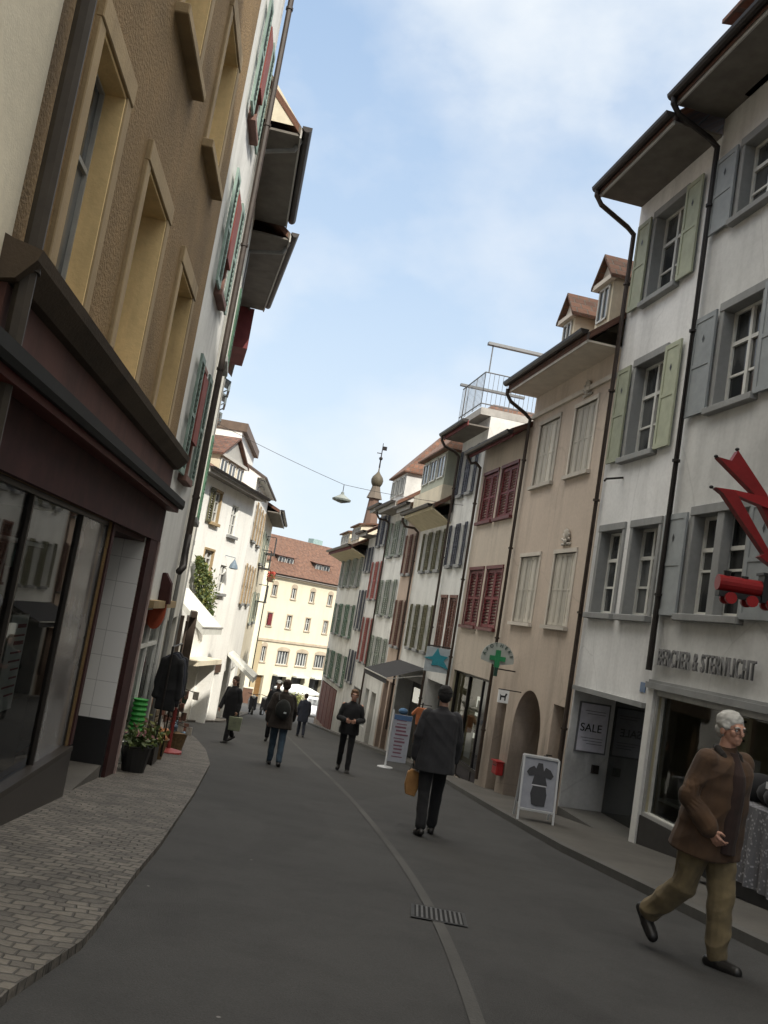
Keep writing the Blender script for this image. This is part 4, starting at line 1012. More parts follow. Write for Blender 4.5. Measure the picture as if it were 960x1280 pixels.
# ---- L8
F8 = Face((-5.23, 41.35), (-.07, 1), False)
h = House(F8, 0, 8.2, 3.9, 'cream_house', 'last cream house of the left row with small balconies and a red flower box')
for z0, z1 in ((1.6, 3.0), (-1.2, .2)): h.window(1.2, 2.0, z0, z1, .15, sur=None, sh='fn', shm=SH_GG, shw=.4); h.window(4.6, 5.4, z0, z1, .15, sur=None, sh='fn', shm=SH_GG, shw=.4)
h.open.append((1.0, 3.2, -6.4, -3.6, .4)); h.wall(P_CR); h.eave(.6, SOF_GREY, FAS_W); h.roof(TILE_DK, .6, rise=2.2)
for (s, z) in ((1.3, 1.35), (4.2, 2.2), (4.2, -.2)):
    mb = MB(); h.box(mb, s, s+1.3, .0, .5, z, z+.07)
    for k in range(9): p = h.L(s+.03+k*.155, .47, z+.07); mb.tube([p, (p[0], p[1], p[2]+.8)], .012, 4)
    mb.tube([h.L(s,.47,z+.87), h.L(s+1.3,.47,z+.87)], .02, 4); mb.tube([h.L(s,.02,z+.87), h.L(s,.47,z+.87)], .02, 4)
    mb.build('balcony', paint('dark_iron', (.04,.04,.04)), h.root)
fb = empty('flower_box', h.f.world(1.9, .62, .95), 'red flowers in a window box on a balcony of the last cream house', 'flower box', h.f.rot)
MB().box(-.45,.45,-.1,.1,-.12,.1).build('trough', paint('brown_trough', (.10,.05,.03)), fb)
def leaves(n, fn, size, seed=1, name='foliage', mat=None, parent=None):
    rnd = random.Random(seed); mb = MB()
    for _ in range(n):
        c = Vector(fn(rnd)); a = Vector((rnd.uniform(-1,1), rnd.uniform(-1,1), rnd.uniform(-1,1))).normalized(); b = a.orthogonal().normalized(); q = rnd.uniform(0, 6.3)
        u = (b*math.cos(q)+a.cross(b)*math.sin(q)); v = a.cross(u); s = size*rnd.uniform(.6,1.3)
        mb.poly([c-u*s, c+v*s*.45, c+u*s, c-v*s*.45])
    return mb.build(name, mat, parent, fix=False)
def foliage_mat(name, c1, c2):
    if name in MATS: return MATS[name]
    m, nt, b = newmat(name); v = coords(nt)
    c = ramp(nt, noise_n(nt, v, 6, 4), [(.35, c1), (.65, c2)]); nt.links.new(c, b.inputs['Base Color']); b.inputs['Roughness'].default_value = .6
    MATS[name] = m; return m
G1 = foliage_mat('mixed_green_leaves', (.03,.06,.018), (.11,.14,.035)); G2 = foliage_mat('yellow_green_leaves', (.08,.10,.02), (.20,.20,.05))
REDF = foliage_mat('red_petals', (.32,.03,.02), (.5,.10,.06))
leaves(160, lambda r: (r.uniform(-.45,.45), r.uniform(-.15,.2), r.uniform(.05,.35)), .06, 4, 'flowers', REDF, fb); leaves(120, lambda r: (r.uniform(-.45,.45), r.uniform(-.15,.2), r.uniform(-.1,.25)), .06, 5, 'leaves', G1, fb)
# climbing plant
cp = empty('climbing_plant', F6.world(2.2, .1, -1.2), 'green and yellow climbing plant spilling over the sunlit white house above the awning', 'plant', F6.rot)
def ivyfn(r):
    t = r.random(); w_ = .25+.75*math.sin(math.pi*min(1, t*1.1)); a = r.uniform(-1, 1)
    return (1.15-2.2*t*.9+a*.55*w_, .08+r.random()**2*.45*w_, 2.1-2.25*t+r.uniform(-.35,.35)*w_ - .0)
leaves(1500, lambda r: ivyfn(r), .075, 8, 'leaves', G1, cp); leaves(900, lambda r: ivyfn(r), .07, 9, 'light_leaves', G2, cp)
mb = MB(); mb.tube([(1.2,.05,2.1),(.6,.08,1.2),(-.1,.06,.4),(-.8,.05,-.2)], [.015,.02,.02,.012], 5); mb.build('stem', paint('stem_brown', (.08,.05,.03)), cp)
# small far awning
aw = empty('awning', F7.world(2.0, .02, -2.2), 'small white pull-out awning in the sun over a doorway beyond the climbing plant', 'awning', F7.rot)
mb = MB(); mb.poly([(-1,0,0),(1,0,0),(1,1.1,-.75),(-1,1.1,-.75)]); mb.poly([(-1,1.1,-.75),(1,1.1,-.75),(1,1.1,-.95),(-1,1.1,-.95)]); mb.poly([(1,0,0),(1,1.1,-.75),(1,1.1,-.95),(1,0,-.1)]); mb.build('canvas', MATS['white_canvas'], aw, fix=False)
MB().bar((-1,1.1,-.76),(1,1.1,-.76), .03).build('frame', FAS_W, aw)

# ================================================================== FAR SQUARE
YEL = plaster('yellow_render', (.66, .60, .45), .06, 60, .2, .1); YEL2 = plaster('ochre_ground_storey', (.44, .36, .22), .08, 60, .2, .1)
YF = Face((-9.9, 90), (.669, .743), False)
h = House(YF, -.38, 20.0, 2.5, 'yellow_building', 'large sunlit yellow building with red tiled roof closing the end of the street', 'building')
TRIM = plaster('sandstone_trim', (.46,.38,.28), .1)
def archwin(h, s, w, z0, z1, n=1, mat=TRIM):
    h.window(s-w/2, s+w/2, z0, z1, .25, sur=mat, sw=.1, mull=n, trans=(), sill=True)
    mb = MB()
    pts = [(s+(w/2+.1)*math.cos(a), z1+.1+.3*math.sin(a)) for a in [math.pi*k/8 for k in range(9)]]
    mb.extr(pts, lambda p, t: h.L(p[0], t, p[1]), .0, .05); mb.build('arch_head', mat, h.root)
for k in range(7):
    s = .88+2.62*k
    archwin(h, s, .62, .45, 1.55)
    h.window(s-.32, s+.32, -2.5, -1.2, .25, sur=TRIM, sw=.1, mull=1, trans=(.6,))
    if k: archwin(h, s, 1.5, -6.1, -4.75, 3)
    else: archwin(h, s, .6, -6.0, -4.5, 1)
    if k: h.open.append((s-.95, s+.95, -10.8, -7.25, .6))
h.open.append((.5, 1.5, -10.8, -7.3, .4))
h.wall(YEL, reveal=.3)
q = MB(); h.box(q, .66, 1.14, .0, .06, -2.4, -1.3); q.build('open_shutter', SH_RED, h.root)
h.bx('door', paint('ochre_wood_door', (.20,.11,.04)), .52, 1.48, -.38, -.32, -10.8, -7.32)
h.bx('string_course', TRIM, -.36, 19.9, .0, .15, -3.95, -3.72); h.bx('cornice', TRIM, -.36, 19.9, .0, .3, 2.3, 2.5)
h.bx('ground_storey', YEL2, -.37, .45, .0, .04, -10.8, -3.95)
mb = MB()
for k in range(1, 7): s = .88+2.62*k; h.box(mb, s-.9, s+.9, .0, .7, -7.2, -7.05)
mb.build('shop_blinds', MATS['white_canvas'], h.root)
mb = MB()
for k in range(1, 7): s = .88+2.62*k; h.box(mb, s-.93, s+.93, -.58, -.5, -10.7, -7.3)
mb.build('shop_glass', M_PANE, h.root)
h.pipe(-.3, 2.2, -9.8, .12, .07, DARK_METAL)
h.roof(TILE, .5, rise=4.0, ridge=-3.2, depth=8)
h.eave(.45, SOF_GREY, FAS_W)
for k in range(3): h.dormer(1.2+5.25*k, 3.4+5.25*k, 3.6, 4.55, -.7, 2.2, .55, TILE_DK, FAS_W, TILE_DK, 'shed', True, .25)
h.bx('roof_hatch', paint('green_grey_metal', (.22,.30,.29), .5), 8.2, 9.6, -4.2, -3.4, 6.2, 7.2)
h = House(Face((-14.6, 87.2), (1, .42), False), 0, 5.0, 3.7, 'pale_yellow_house', 'pale sunlit yellow house wall left of the large yellow building')
h.window(2.6, 3.3, .4, 1.7, .2, sur=None); h.wall(plaster('pale_yellow_render', (.76,.70,.52), .05)); h.roof(TILE, .3, rise=3)
gw = empty('garden_wall', (-9.6, 84.2, gz(84.2)), 'low brown brick wall with pale coping at the foot of the yellow house', 'wall')
MB().box(-3.0,.6,-.15,.15,-.2,1.35).build('masonry', plaster('brown_brickwork', (.16,.085,.055), .3, 20, .4), gw); MB().box(-3.05,.65,-.2,.2,1.352,1.45).build('coping', P_CR, gw)
# unseen tall block, added to keep the sun off the near street
h = House(Face((28, -8.5), (-1, 0.02), False), 0, 23.3,  24.5, 'added_shade_house', 'unseen tall block added behind the viewpoint to shade the near street')
for k in range(6):
    for z in (2.5, 6, 9.5, 13, 16.5): h.open.append((2+3.7*k, 3.2+3.7*k, z, z+1.8, .3))
h.wall(P_R1)

# ================================================================== STREET OBJECTS
# hanging lamp
lp = empty('street_lamp', (-1.25, 26.0, 3.15), 'flat grey lamp hanging over the street from thin cables', 'street lamp')
mb = MB(); mb.lathe((0,0,0), [(.10,-.10),(.26,-.05),(.27,0),(.12,.09),(.05,.14),(.04,.2)], 14); mb.build('lamp_shade', paint('grey_lamp', (.16,.18,.17), .5), lp, smooth=False)
MB().lathe((0,0,-.12), [(.03,0),(.08,.02),(.09,.03)], 10).build('lens', flat('lamp_lens', (.4,.4,.38), .2), lp)
mb = MB(); mb.tube([(0,0,.2),(0,0,.42)], .012, 4)
def sag(a, b, s, n=14): 
    a = Vector(a); b = Vector(b); return [a.lerp(b, k/n)-Vector((0,0,4*s*(k/n)*(1-k/n))) for k in range(n+1)]
mb.tube(sag((0,0,.42), (-4.3,.3,1.75), .05), .007, 4); mb.tube(sag((0,0,.42), (3.4,-.6,.32), .05), .007, 4)
mb.build('cable', DARK_METAL, lp)

def plate(parent, name, mat, pts, y0, y1):
    mb = MB(); mb.extr(pts, lambda p, t: (p[0], t, p[1]), y0, y1); return mb.build(name, mat, parent)
# red zigzag bracket sign with toy locomotive (seen square on)
RS = paint('signal_red', (.26, .014, .016), .4, .15, 8)
sg = empty('bracket_sign', (4.9, 10.3, 1.9), 'red angular zigzag arrow sign sticking out over the right pavement', 'sign')
def rel(P): return [(x-4.9, z-1.9) for x, z in P]
plate(sg, 'arrow_arm', RS, rel([(3.64,2.43),(3.80,2.41),(3.86,2.54),(4.24,2.10),(4.62,1.52),(4.50,1.5),(4.11,2.07)]), -.06, .06)
plate(sg, 'zigzag_arm', RS, rel([(3.64,2.07),(3.87,2.075),(4.29,2.05),(4.62,2.0),(4.62,1.86),(4.30,1.92),(3.93,2.01),(3.75,2.06)]), -.10, .02)
plate(sg, 'arrow_shaft', RS, rel([(3.64,2.055),(3.86,2.05),(4.31,1.45),(4.35,1.49),(4.52,1.2),(4.21,1.37),(4.26,1.41),(3.72,2.01)]), -.14, -.02)
for q in ((3.63,2.44),(3.86,2.56),(3.62,2.08)): MB().ball((q[0]-4.9,-.02,q[1]-1.9), (.025,.03,.02)).build('tip_cap', BLACK, sg)
mb = MB(); mb.tube([(-.35,0,.0),(.28,0,.02)], .03, 6); mb.tube([(-.3,0,-.3),(.3,0,-.12)], .02, 6); mb.build('bracket', DARK_METAL, sg)
lc = empty('toy_locomotive_sign', (4.05, 10.25, 1.0), 'red toy steam locomotive hanging sign with black funnel and red wheels', 'sign')
mb = MB(); mb.tube([(-.24,0,.02),(.24,0,.02)], .09, 14); mb.build('boiler', RS, lc, smooth=False)
mb = MB(); mb.box(-.23,.24,-.06,.06,-.13,-.07); mb.tube([(-.14,0,.08),(-.14,0,.16)], [.03,.045], 10); mb.tube([(.06,0,.09),(.06,0,.13)], .04, 10); mb.build('chassis', BLACK, lc)
mb = MB(); mb.box(.245,.46,-.08,.08,-.13,.17); mb.box(.225,.48,-.1,.1,.17,.2); mb.build('cab', BLACK, lc)
for x in (-.1, .14, .36):
    for y in (-.1, .06): MB().tube([(x,y,-.14),(x,y+.04,-.14)], .065, 14).build('wheel', RS, lc)
mb = MB(); mb.tube([(.36,0,.2),(.9,0,.5)], .012, 5); mb.tube([(.4,0,-.02),(.95,0,-.02)], .02, 5); mb.build('bracket', DARK_METAL, lc)

# pharmacy sign
ph = empty('pharmacy_sign', (2.93, 20.0, -.45), 'round fan-shaped pharmacy sign with a green cross on a bracket', 'sign')
pts = [(.36*math.cos(a), .36*math.sin(a)) for a in [R(-8+196*k/18) for k in range(19)]]
def milky():
    m, nt, b = newmat('milky_acrylic'); b.inputs['Base Color'].default_value = (.42,.45,.42,1); b.inputs['Roughness'].default_value = .3; return m
plate(ph, 'fan', milky(), pts+[(-.06,-.12),(.06,-.12)], .0, .03)
GRN = flat('pharmacy_green', (.02,.24,.09), .4); GD = flat('dark_green_enamel', (.015,.06,.04), .4)
mb = MB(); mb.box(-.055,.055,-.05,-.01,-.17,.2); mb.box(-.17,-.056,-.05,-.01,-.03,.07); mb.box(.056,.17,-.05,-.01,-.03,.07); mb.build('cross', GRN, ph)
MB().box(-.04,.04,-.045,-.01,-.36,-.171).build('stem', GD, ph)
for k, chh in enumerate('APOTHEKE'):
    a = R(162-144*k/7); text(chh, .1, GD, ph, (.275*math.cos(a)-.0, -.012, .275*math.sin(a)-.0), (R(90), R(-(math.degrees(a)-90)), 0), align='CENTER')
mb = MB(); mb.tube([(-.05,.02,-.2),(.45,.08,-.2)], .015, 5); mb.build('bracket', DARK_METAL, ph)
# small lit box sign with dark emblem
dg = empty('box_sign', (3.08, 19.4, -1.17), 'small white square box sign with a dark animal emblem below the green cross', 'sign')
MB().box(-.11,.11,-.04,.04,-.13,.13).build('case', flat('white_box_sign', (.6,.6,.58), .4, .15), dg)
plate(dg, 'emblem', BLACK, [(-.07,-.08),(-.045,-.08),(-.04,-.02),(.02,-.02),(.025,-.08),(.05,-.08),(.05,0),(.075,.06),(.04,.075),(.02,.02),(-.05,.02),(-.075,.05)], -.046, -.041)
MB().box(-.12,.36,-.02,.02,.131,.15).build('bracket', DARK_METAL, dg)
rb = empty('litter_box', F6.world(0,0,0), 'x', 'x'); bpy.data.objects.remove(rb)
rb = empty('letter_box', RF.world(20.32, .02, -2.7), 'small red letter box on the beige house beside the arched doorway', 'letter box', RF.rot)
MB().box(-.16,.16,0,.16,-.14,.12).build('case', paint('postbox_red', (.36,.03,.03), .4), rb, bevel=.02); MB().box(-.17,.17,0,.19,.121,.15).build('lid', paint('postbox_red', (.36,.03,.03)), rb); MB().box(-.09,.09,.161,.165,.04,.06).build('slot', BLACK, rb)
# blue sign
bs = empty('hanging_sign', (2.06, 25.2, -.85), 'white hanging sign with a turquoise pointed star shape near the narrow white house', 'sign')
MB().box(-.3,.42,.0,.03,-.33,.33).build('board', flat('pale_sign_board', (.42,.47,.5), .5), bs)
plate(bs, 'star', flat('turquoise_star', (.03,.27,.34), .5), [(-.36,.02),(-.12,.08),(.0,.32),(.08,.14),(.3,.12),(.2,0),(.36,-.22),(.08,-.14),(-.12,-.16),(-.1,-.02)], -.03, -.001)
MB().tube([(-.3,.015,.36),(.8,.1,.36)], .02, 5).build('bracket', DARK_METAL, bs)

# A-board
ab = empty('sandwich_board', (3.1, 14.85, gz(14.85)+.085), 'white framed pavement sign with a grey poster of a person lifting their arms', 'pavement sign', R(-4)); ab.scale = (.88, .88, .87)
AL = paint('white_aluminium', (.60,.61,.62), .35, .05)
W = .31
for sgn, nm in ((-1, 'front_panel'), (1, 'rear_panel')):
    def q(x, z): return (x, sgn*(.32-.26*z/1.15), z)
    mb = MB()
    for (a, b_) in ((q(-W,0),q(-W,1.12)),(q(W,0),q(W,1.12)),(q(-W,1.12),q(W,1.12)),(q(-W,.22),q(W,.22))): mb.bar(a, b_, .035)
    f_ = mb.build(nm, AL, ab)
    mb = MB(); k = .01*sgn*-1; mb.quad(*[(p[0],p[1]+k,p[2]) for p in (q(-W+.02,.24),q(W-.02,.24),q(W-.02,1.1),q(-W+.02,1.1))]); mb.build('poster', flat('pale_grey_poster', (.30,.31,.35), .5), f_, fix=False)
    if sgn == -1:
        INK = flat('charcoal_print', (.035,.035,.04), .6)
        def pp(P, nm='figure_print'):
            mb = MB(); mb.poly([(x, sgn*(.32-.26*z/1.15)-.004+.0*x, z) for x, z in P]); return mb.build(nm, INK, f_, fix=False)
        pp([(-.10,.32),(-.02,.30),(.13,.31),(.15,.5),(.12,.64),(.14,.66),(.10,.80),(.20,.78),(.24,.84),(.18,.93),(.09,.97),(.06,.90),(.03,1.03),(-.05,1.03),(-.08,.93),(-.12,.97),(-.2,.92),(-.24,.85),(-.19,.79),(-.1,.81),(-.13,.66),(-.11,.62),(-.14,.5)])
        mb = MB(); mb.poly([(x, -.32+.26*z/1.15-.006, z) for x, z in ((-.13,.635),(.13,.635),(.13,.655),(-.13,.655))]); mb.build('caption', flat('white_print', (.55,.55,.58)), f_, fix=False)
# roadside banner board + hanging orange shirt
bn = empty('banner_stand', (1.31, 23.6, gz(23.6)), 'white banner stand with blue and pink print on a white pole near the black awning', 'banner stand', R(8))
MB().tube([(-.24,0,0),(-.24,0,1.45)], .025, 8).build('pole', AL, bn); MB().box(-.21,.26,-.01,.01,.18,1.35).build('banner', flat('pale_banner', (.42,.44,.50)), bn)
mb = MB(); rnd = random.Random(9)
for k in range(11): z = .3+.09*k; mb.box(-.15+rnd.uniform(0,.05), .1+rnd.uniform(0,.12), -.016, -.012, z, z+rnd.uniform(.02,.055))
mb.build('print', flat('pink_print', (.24,.11,.15)), bn); MB().box(-.2,.25,-.0165,-.013,1.22,1.34).build('header', flat('blue_header', (.08,.16,.32)), bn)
MB().lathe((-.24,0,0), [(.2,0),(.2,.03),(.05,.06)], 12).build('base', AL, bn)
cr = empty('clothes_stand', (1.9, 25.3, gz(25.3)), 'stand with an orange shirt and a blue cap hung beside the black awning', 'clothes stand')
mb = MB(); mb.tube([(0,0,0),(0,0,1.75)], .02, 6); mb.bar((-.25,0,1.7),(.25,0,1.7), .02); mb.build('pole', DARK_METAL, cr)
mb = MB(); mb.extr([(-.13,1.15),(.13,1.15),(.15,1.45),(.24,1.36),(.28,1.43),(.13,1.62),(-.13,1.62),(-.28,1.43),(-.24,1.36),(-.15,1.45)], lambda p,t:(p[0],t,p[1]), -.08, .04); mb.build('shirt', cloth('orange_cloth', (.50,.17,.07)), cr, bevel=.02)
MB().ball((-.5,-.1,1.45), (.13,.13,.09)).build('cap', cloth('blue_cloth', (.08,.17,.3)), cr, smooth=True)

# draped table outside R1
dt = empty('draped_table', RF.world(10.2, .62, gz(10.1)+.085), 'grey patterned cloth draped over a display table behind the old man', 'display table', RF.rot)
def fold_cloth(mb, path, z0, z1, amp=.035, n=90):
    L = len(path)-1
    for k in range(n):
        for j in range(2):
            pass
    pts = []
    tot = sum((Vector(path[i+1])-Vector(path[i])).length for i in range(L)); d = 0
    for i in range(L):
        a = Vector((*path[i],0)); b = Vector((*path[i+1],0)); m_ = int(n*(b-a).length/tot); nn = Vector(((b-a).y, -(b-a).x, 0)).normalized()
        for k in range(m_):
            p = a.lerp(b, k/m_); w = math.sin(d*31)+.6*math.sin(d*17+1); pts.append((p, nn, w)); d += (b-a).length/m_
    for (p0, n0, w0), (p1, n1, w1) in zip(pts, pts[1:]+pts[:1]):
        for (t0, t1) in ((0,.5),(.5,1)):
            za, zb_ = z1+(z0-z1)*t0, z1+(z0-z1)*t1
            mb.quad(p0+n0*w0*amp*t0+Vector((0,0,za)), p1+n1*w1*amp*t0+Vector((0,0,za)), p1+n1*w1*amp*t1+Vector((0,0,zb_)), p0+n0*w0*amp*t1+Vector((0,0,zb_)))
def pattern_mat():
    m, nt, b = newmat('patterned_grey_cloth'); v = coords(nt)
    vo = N(nt, 'ShaderNodeTexVoronoi'); vo.inputs['Scale'].default_value = 26; nt.links.new(v, vo.inputs['Vector'])
    n_ = noise_n(nt, v, 20, 4, .7); a = N(nt, 'ShaderNodeMath', operation='MULTIPLY'); nt.links.new(vo.outputs['Distance'], a.inputs[0]); nt.links.new(n_, a.inputs[1])
    c = ramp(nt, a.outputs[0], [(.08, (.34,.34,.36)), (.19, (.12,.12,.13))]); nt.links.new(c, b.inputs['Base Color']); b.inputs['Roughness'].default_value = .95; return m
mb = MB(); fold_cloth(mb, [(-.85,.35),(.85,.35),(.85,-.35),(-.85,-.35),(-.85,.35)], .2, .98); mb.quad((-.85,-.35,.98),(.85,-.35,.98),(.85,.35,.98),(-.85,.35,.98)); mb.build('cloth', pattern_mat(), dt, fix=False, smooth=False)
mb = MB()
for x in (-.8, .8):
    for y in (-.3, .3): mb.tube([(x,y,0),(x,y,.95)], .02, 6)
mb.box(-.82,.82,-.33,.33,.05,.2); mb.build('table_frame', BLACK, dt)
rnd = random.Random(12)
bg_ = empty('folded_clothes', RF.world(10.15, .62, gz(10.1)+.085+.985), 'heap of black bags and folded clothes lying on the draped table', 'clothes', RF.rot)
mb = MB()
for k in range(5): mb.ball((-.6+.3*k, rnd.uniform(-.08,.1), .12), (.2,.25,.13+.05*rnd.random()), 12, 8)
mb.build('bundle', cloth('black_fabric', (.014,.014,.016)), bg_, smooth=True)
mb = MB()
for (x, z) in ((-.35,.2),(.1,.24),(.5,.18)): mb.box(x,x+.14,.24,.245,z,z+.07)
mb.build('price_tags', PAPER, bg_)

# ---- left pavement goods
hang = empty('clothes_rail', LF.world(14.35, .28, gz(14.3)+.05), 'rail of dark coats hanging outside the small glazed shop on the left', 'clothes rail', LF.rot)
mb = MB(); mb.tube([(-.55,0,0),(-.55,0,1.78),(.55,0,1.78),(.55,0,0)], .018, 6); mb.build('frame', DARK_METAL, hang)
COATS = hang
rs = empty('hanging_sign', (-2.98, 13.3, -.42), 'orange-red rounded tongue-shaped sign hanging under a dark hood on the left shop', 'sign')
pts = [(-.13,.12),(.13,.12)]+[(.13*math.cos(a), .0-.26*abs(math.sin(a))) for a in [-math.pi*k/10 for k in range(11)]]
plate(rs, 'board', paint('orange_red', (.42,.085,.04), .5), pts, -.03, .03)
plate(rs, 'hood', MAROON, [(-.17,.121),(.17,.121),(.15,.42),(.05,.56),(-.06,.54),(-.16,.38)], -.08, .05); MB().tube([(-.35,0,.45),(.0,0,.5)], .015, 5).build('bracket', DARK_METAL, rs)
gl_ = empty('paper_lantern', (-2.93, 13.2, -2.08), 'bright green ribbed tube lantern hanging in front of the dark coats', 'lantern')
mb = MB()
prof = []
for k in range(13): z = .42*k/12; prof.append((.085 if k % 2 else .11, z))
mb.lathe((0,0,0), prof, 16); mb.build('tube', flat('bright_green_paper', (.03,.27,.04), .6), gl_); MB().tube([(0,0,.46),(0,0,.9)], .006, 4).build('cord', DARK_METAL, gl_)
pt_ = empty('plant_tub', (-2.72, 12.55, gz(12.5)+.05), 'black tub with green and pink flowering plants beside the maroon post', 'plant tub')
MB().lathe((0,0,0), [(.15,0),(.2,.32),(.22,.34),(.19,.34)], 16).build('tub', flat('black_plastic', (.015,.015,.015), .4), pt_)
leaves(260, lambda r: (r.gauss(0,.11), r.gauss(0,.11), .34+abs(r.gauss(0,.10))), .05, 21, 'leaves', G1, pt_); leaves(30, lambda r: (r.gauss(0,.11), r.gauss(0,.11), .42+abs(r.gauss(0,.07))), .035, 22, 'flowers', foliage_mat('pink_petals', (.4,.12,.16), (.55,.3,.3)), pt_)
pt2 = empty('plant_tub', (-2.9, 14.0, gz(14.0)+.05), 'dark planter with yellow-green leafy plant below the green lantern', 'plant tub')
MB().box(-.16,.16,-.16,.16,0,.32).build('tub', GRAN, pt2, bevel=.02); leaves(300, lambda r: (r.gauss(0,.11), r.gauss(0,.11), .32+abs(r.gauss(0,.11))), .05, 23, 'leaves', G2, pt2)
for k, (x, y, col, lab) in enumerate(((-3.0, 15.0, (.30,.12,.04), 'woven basket of orange goods between the planters and the red stand'), (-3.15, 17.6, (.10,.16,.22), 'basket of blue goods just beyond the red revolving stand'))):
    bk = empty('goods_basket', (x, y, gz(y)+.05), lab, 'basket'); MB().lathe((0,0,0), [(.16,0),(.22,.3),(.24,.32),(.2,.32)], 14).build('basket_body', paint('wicker_brown', (.14,.09,.045), .8, .3, 20), bk)
    mb = MB(); r9 = random.Random(50+k)
    for q in range(14): mb.ball((r9.uniform(-.15,.15), r9.uniform(-.15,.15), r9.uniform(.3,.46)), r9.uniform(.04,.07), 8, 6)
    mb.build('goods', foliage_mat('basket_goods_%s' % ('orange','blue')[k], sc(col, .5), sc(col, 1.5)), bk, smooth=True)
# wooden-post rack with red stand
rk = empty('display_stand', (-3.05, 16.6, gz(16.6)+.05), 'red revolving stand hung with small goods on the cobbled pavement', 'display stand')
REDP = paint('faded_red_metal', (.26,.045,.04), .5)
MB().lathe((0,0,0), [(.24,0),(.24,.04),(.05,.08)], 14).build('base', REDP, rk); MB().tube([(0,0,.05),(0,0,1.15)], .035, 8).build('pole', REDP, rk)
rnd = random.Random(31); mb = MB(); mb2 = MB(); mb3 = MB()
for k in range(22):
    a = rnd.uniform(0, 6.28); z = rnd.uniform(.45,1.1); r_ = rnd.uniform(.14,.36); p = (r_*math.cos(a), r_*math.sin(a), z); mb.tube([(0,0,z+.05), p], .008, 4)
    t_ = MB(); t_.obox((p[0],p[1],p[2]-.05), (.05*math.cos(a),.05*math.sin(a),0), (-.012*math.sin(a),.012*math.cos(a),0), (0,.0,.07)); t_.build('hanging_goods', (foliage_mat('mixed_goods', (.04,.035,.03), (.35,.15,.10)), foliage_mat('mixed_cards', (.12,.10,.08), (.5,.45,.38)))[k%2], rk)
mb.build('arms', DARK_METAL, rk)
wb = empty('wooden_crates', (-3.35, 15.3, gz(15.3)+.05), 'stacked wooden crates with an orange cloth beside the left shopfront', 'crates')
mb = MB()
for k in range(2):
    z = .4*k
    for zz in (0, .13, .26): 
        for y in (-.2, .18): mb.box(-.26,.26,y,y+.02,z+zz+.01,z+zz+.1)
        for x in (-.28, .26): mb.box(x,x+.02,-.2,.2,z+zz+.01,z+zz+.1)
mb.build('slats', paint('pale_crate_wood', (.22,.17,.11), .8), wb); MB().ball((0,0,.85), (.2,.18,.12), 10, 6).build('cloth_bundle', cloth('orange_cloth', (.50,.17,.07)), wb, smooth=True)
for (s_, lab) in ((.9, 'nearer dark timber post with lamp outside the fourth house on the left'), (2.6, 'farther dark timber post outside the fourth house on the left')):
    p = F4.world(s_, .35, 0); w = empty('timber_post', (p.x, p.y, gz(p.y)+.04), lab, 'post', F4.rot)
    MB().box(-.08,.08,-.08,.08,0,2.6).build('post', paint('dark_timber', (.05,.035,.025), .7), w, bevel=.01); MB().box(-.45,.45,-.06,.06,2.601,2.72).build('crossbeam', paint('dark_timber', (.05,.035,.025)), w)

# ---- parasol, car, scooters, planter far down
pz = gz(80)
pr_ = empty('parasol', (-4.8, 80, pz), 'large pale market parasol at the foot of the street', 'parasol')
mb = MB(); mb.lathe((0,0,0), [(2.0,1.72),(2.0,1.85),(1.2,2.15),(.1,2.35)], 8); mb.build('canopy', MATS['white_canvas'], pr_); MB().tube([(0,0,0),(0,0,2.3)], .04, 8).build('pole', AL, pr_)
bu = empty('bush', (-4.2, 76, gz(76)), 'green bush in a low planter beneath the parasol', 'bush')
MB().box(-.7,.7,-.4,.4,0,.45).build('planter', P_CR, bu); leaves(700, lambda r: (r.gauss(0,.4), r.gauss(0,.3), .5+abs(r.gauss(0,.45))), .11, 41, 'leaves', G2, bu)

def car(loc, rz, col):
    c = empty('parked_car', loc, 'white car parked beyond the last house of the right row', 'car', rz)
    body = MB(); W = .86
    prof = [(-2.1,.35),(-2.12,.7),(-2.0,.85),(-1.1,.95),(-.6,1.38),(.9,1.42),(1.6,1.0),(2.08,.9),(2.12,.4),(1.9,.28),(-1.9,.28)]
    body.extr(prof, lambda p,t:(t,p[0],p[1]), -W, W); b = body.build('body', col, c, bevel=.06)
    gl = MB(); gl.extr([(-1.0,.97),(-.57,1.34),(.86,1.38),(1.45,1.02)], lambda p,t:(t,p[0],p[1]), -W-.012, W+.012); gl.build('side_window', M_PANE, c)
    w = MB(); w.quad((-.7,-1.13,.98),(.7,-1.13,.98),(.62,-.64,1.37),(-.62,-.64,1.37)); w.build('windscreen', M_PANE, c, fix=False)
    for x in (-.84, .84):
        for y in (-1.35, 1.3):
            t_ = MB(); t_.tube([(x-.1,y,.32),(x+.1,y,.32)], .32, 18); t = t_.build('wheel', flat('tyre_rubber', (.02,.02,.02), .8), c)
            MB().tube([(x-.11,y,.32),(x+.11,y,.32)], .19, 14).build('rim', AL, t)
    for x in (-.6, .6): MB().ball((x,-2.1,.72), (.16,.05,.08)).build('headlight', flat('clear_lamp', (.6,.6,.58), .2), c)
    MB().box(-.25,.25,-2.15,-2.12,.45,.56).build('number_plate', PAPER, c)
car((-2.75, 71, gz(71)), R(8), paint('white_car_paint', (.6,.61,.62), .25, .04))

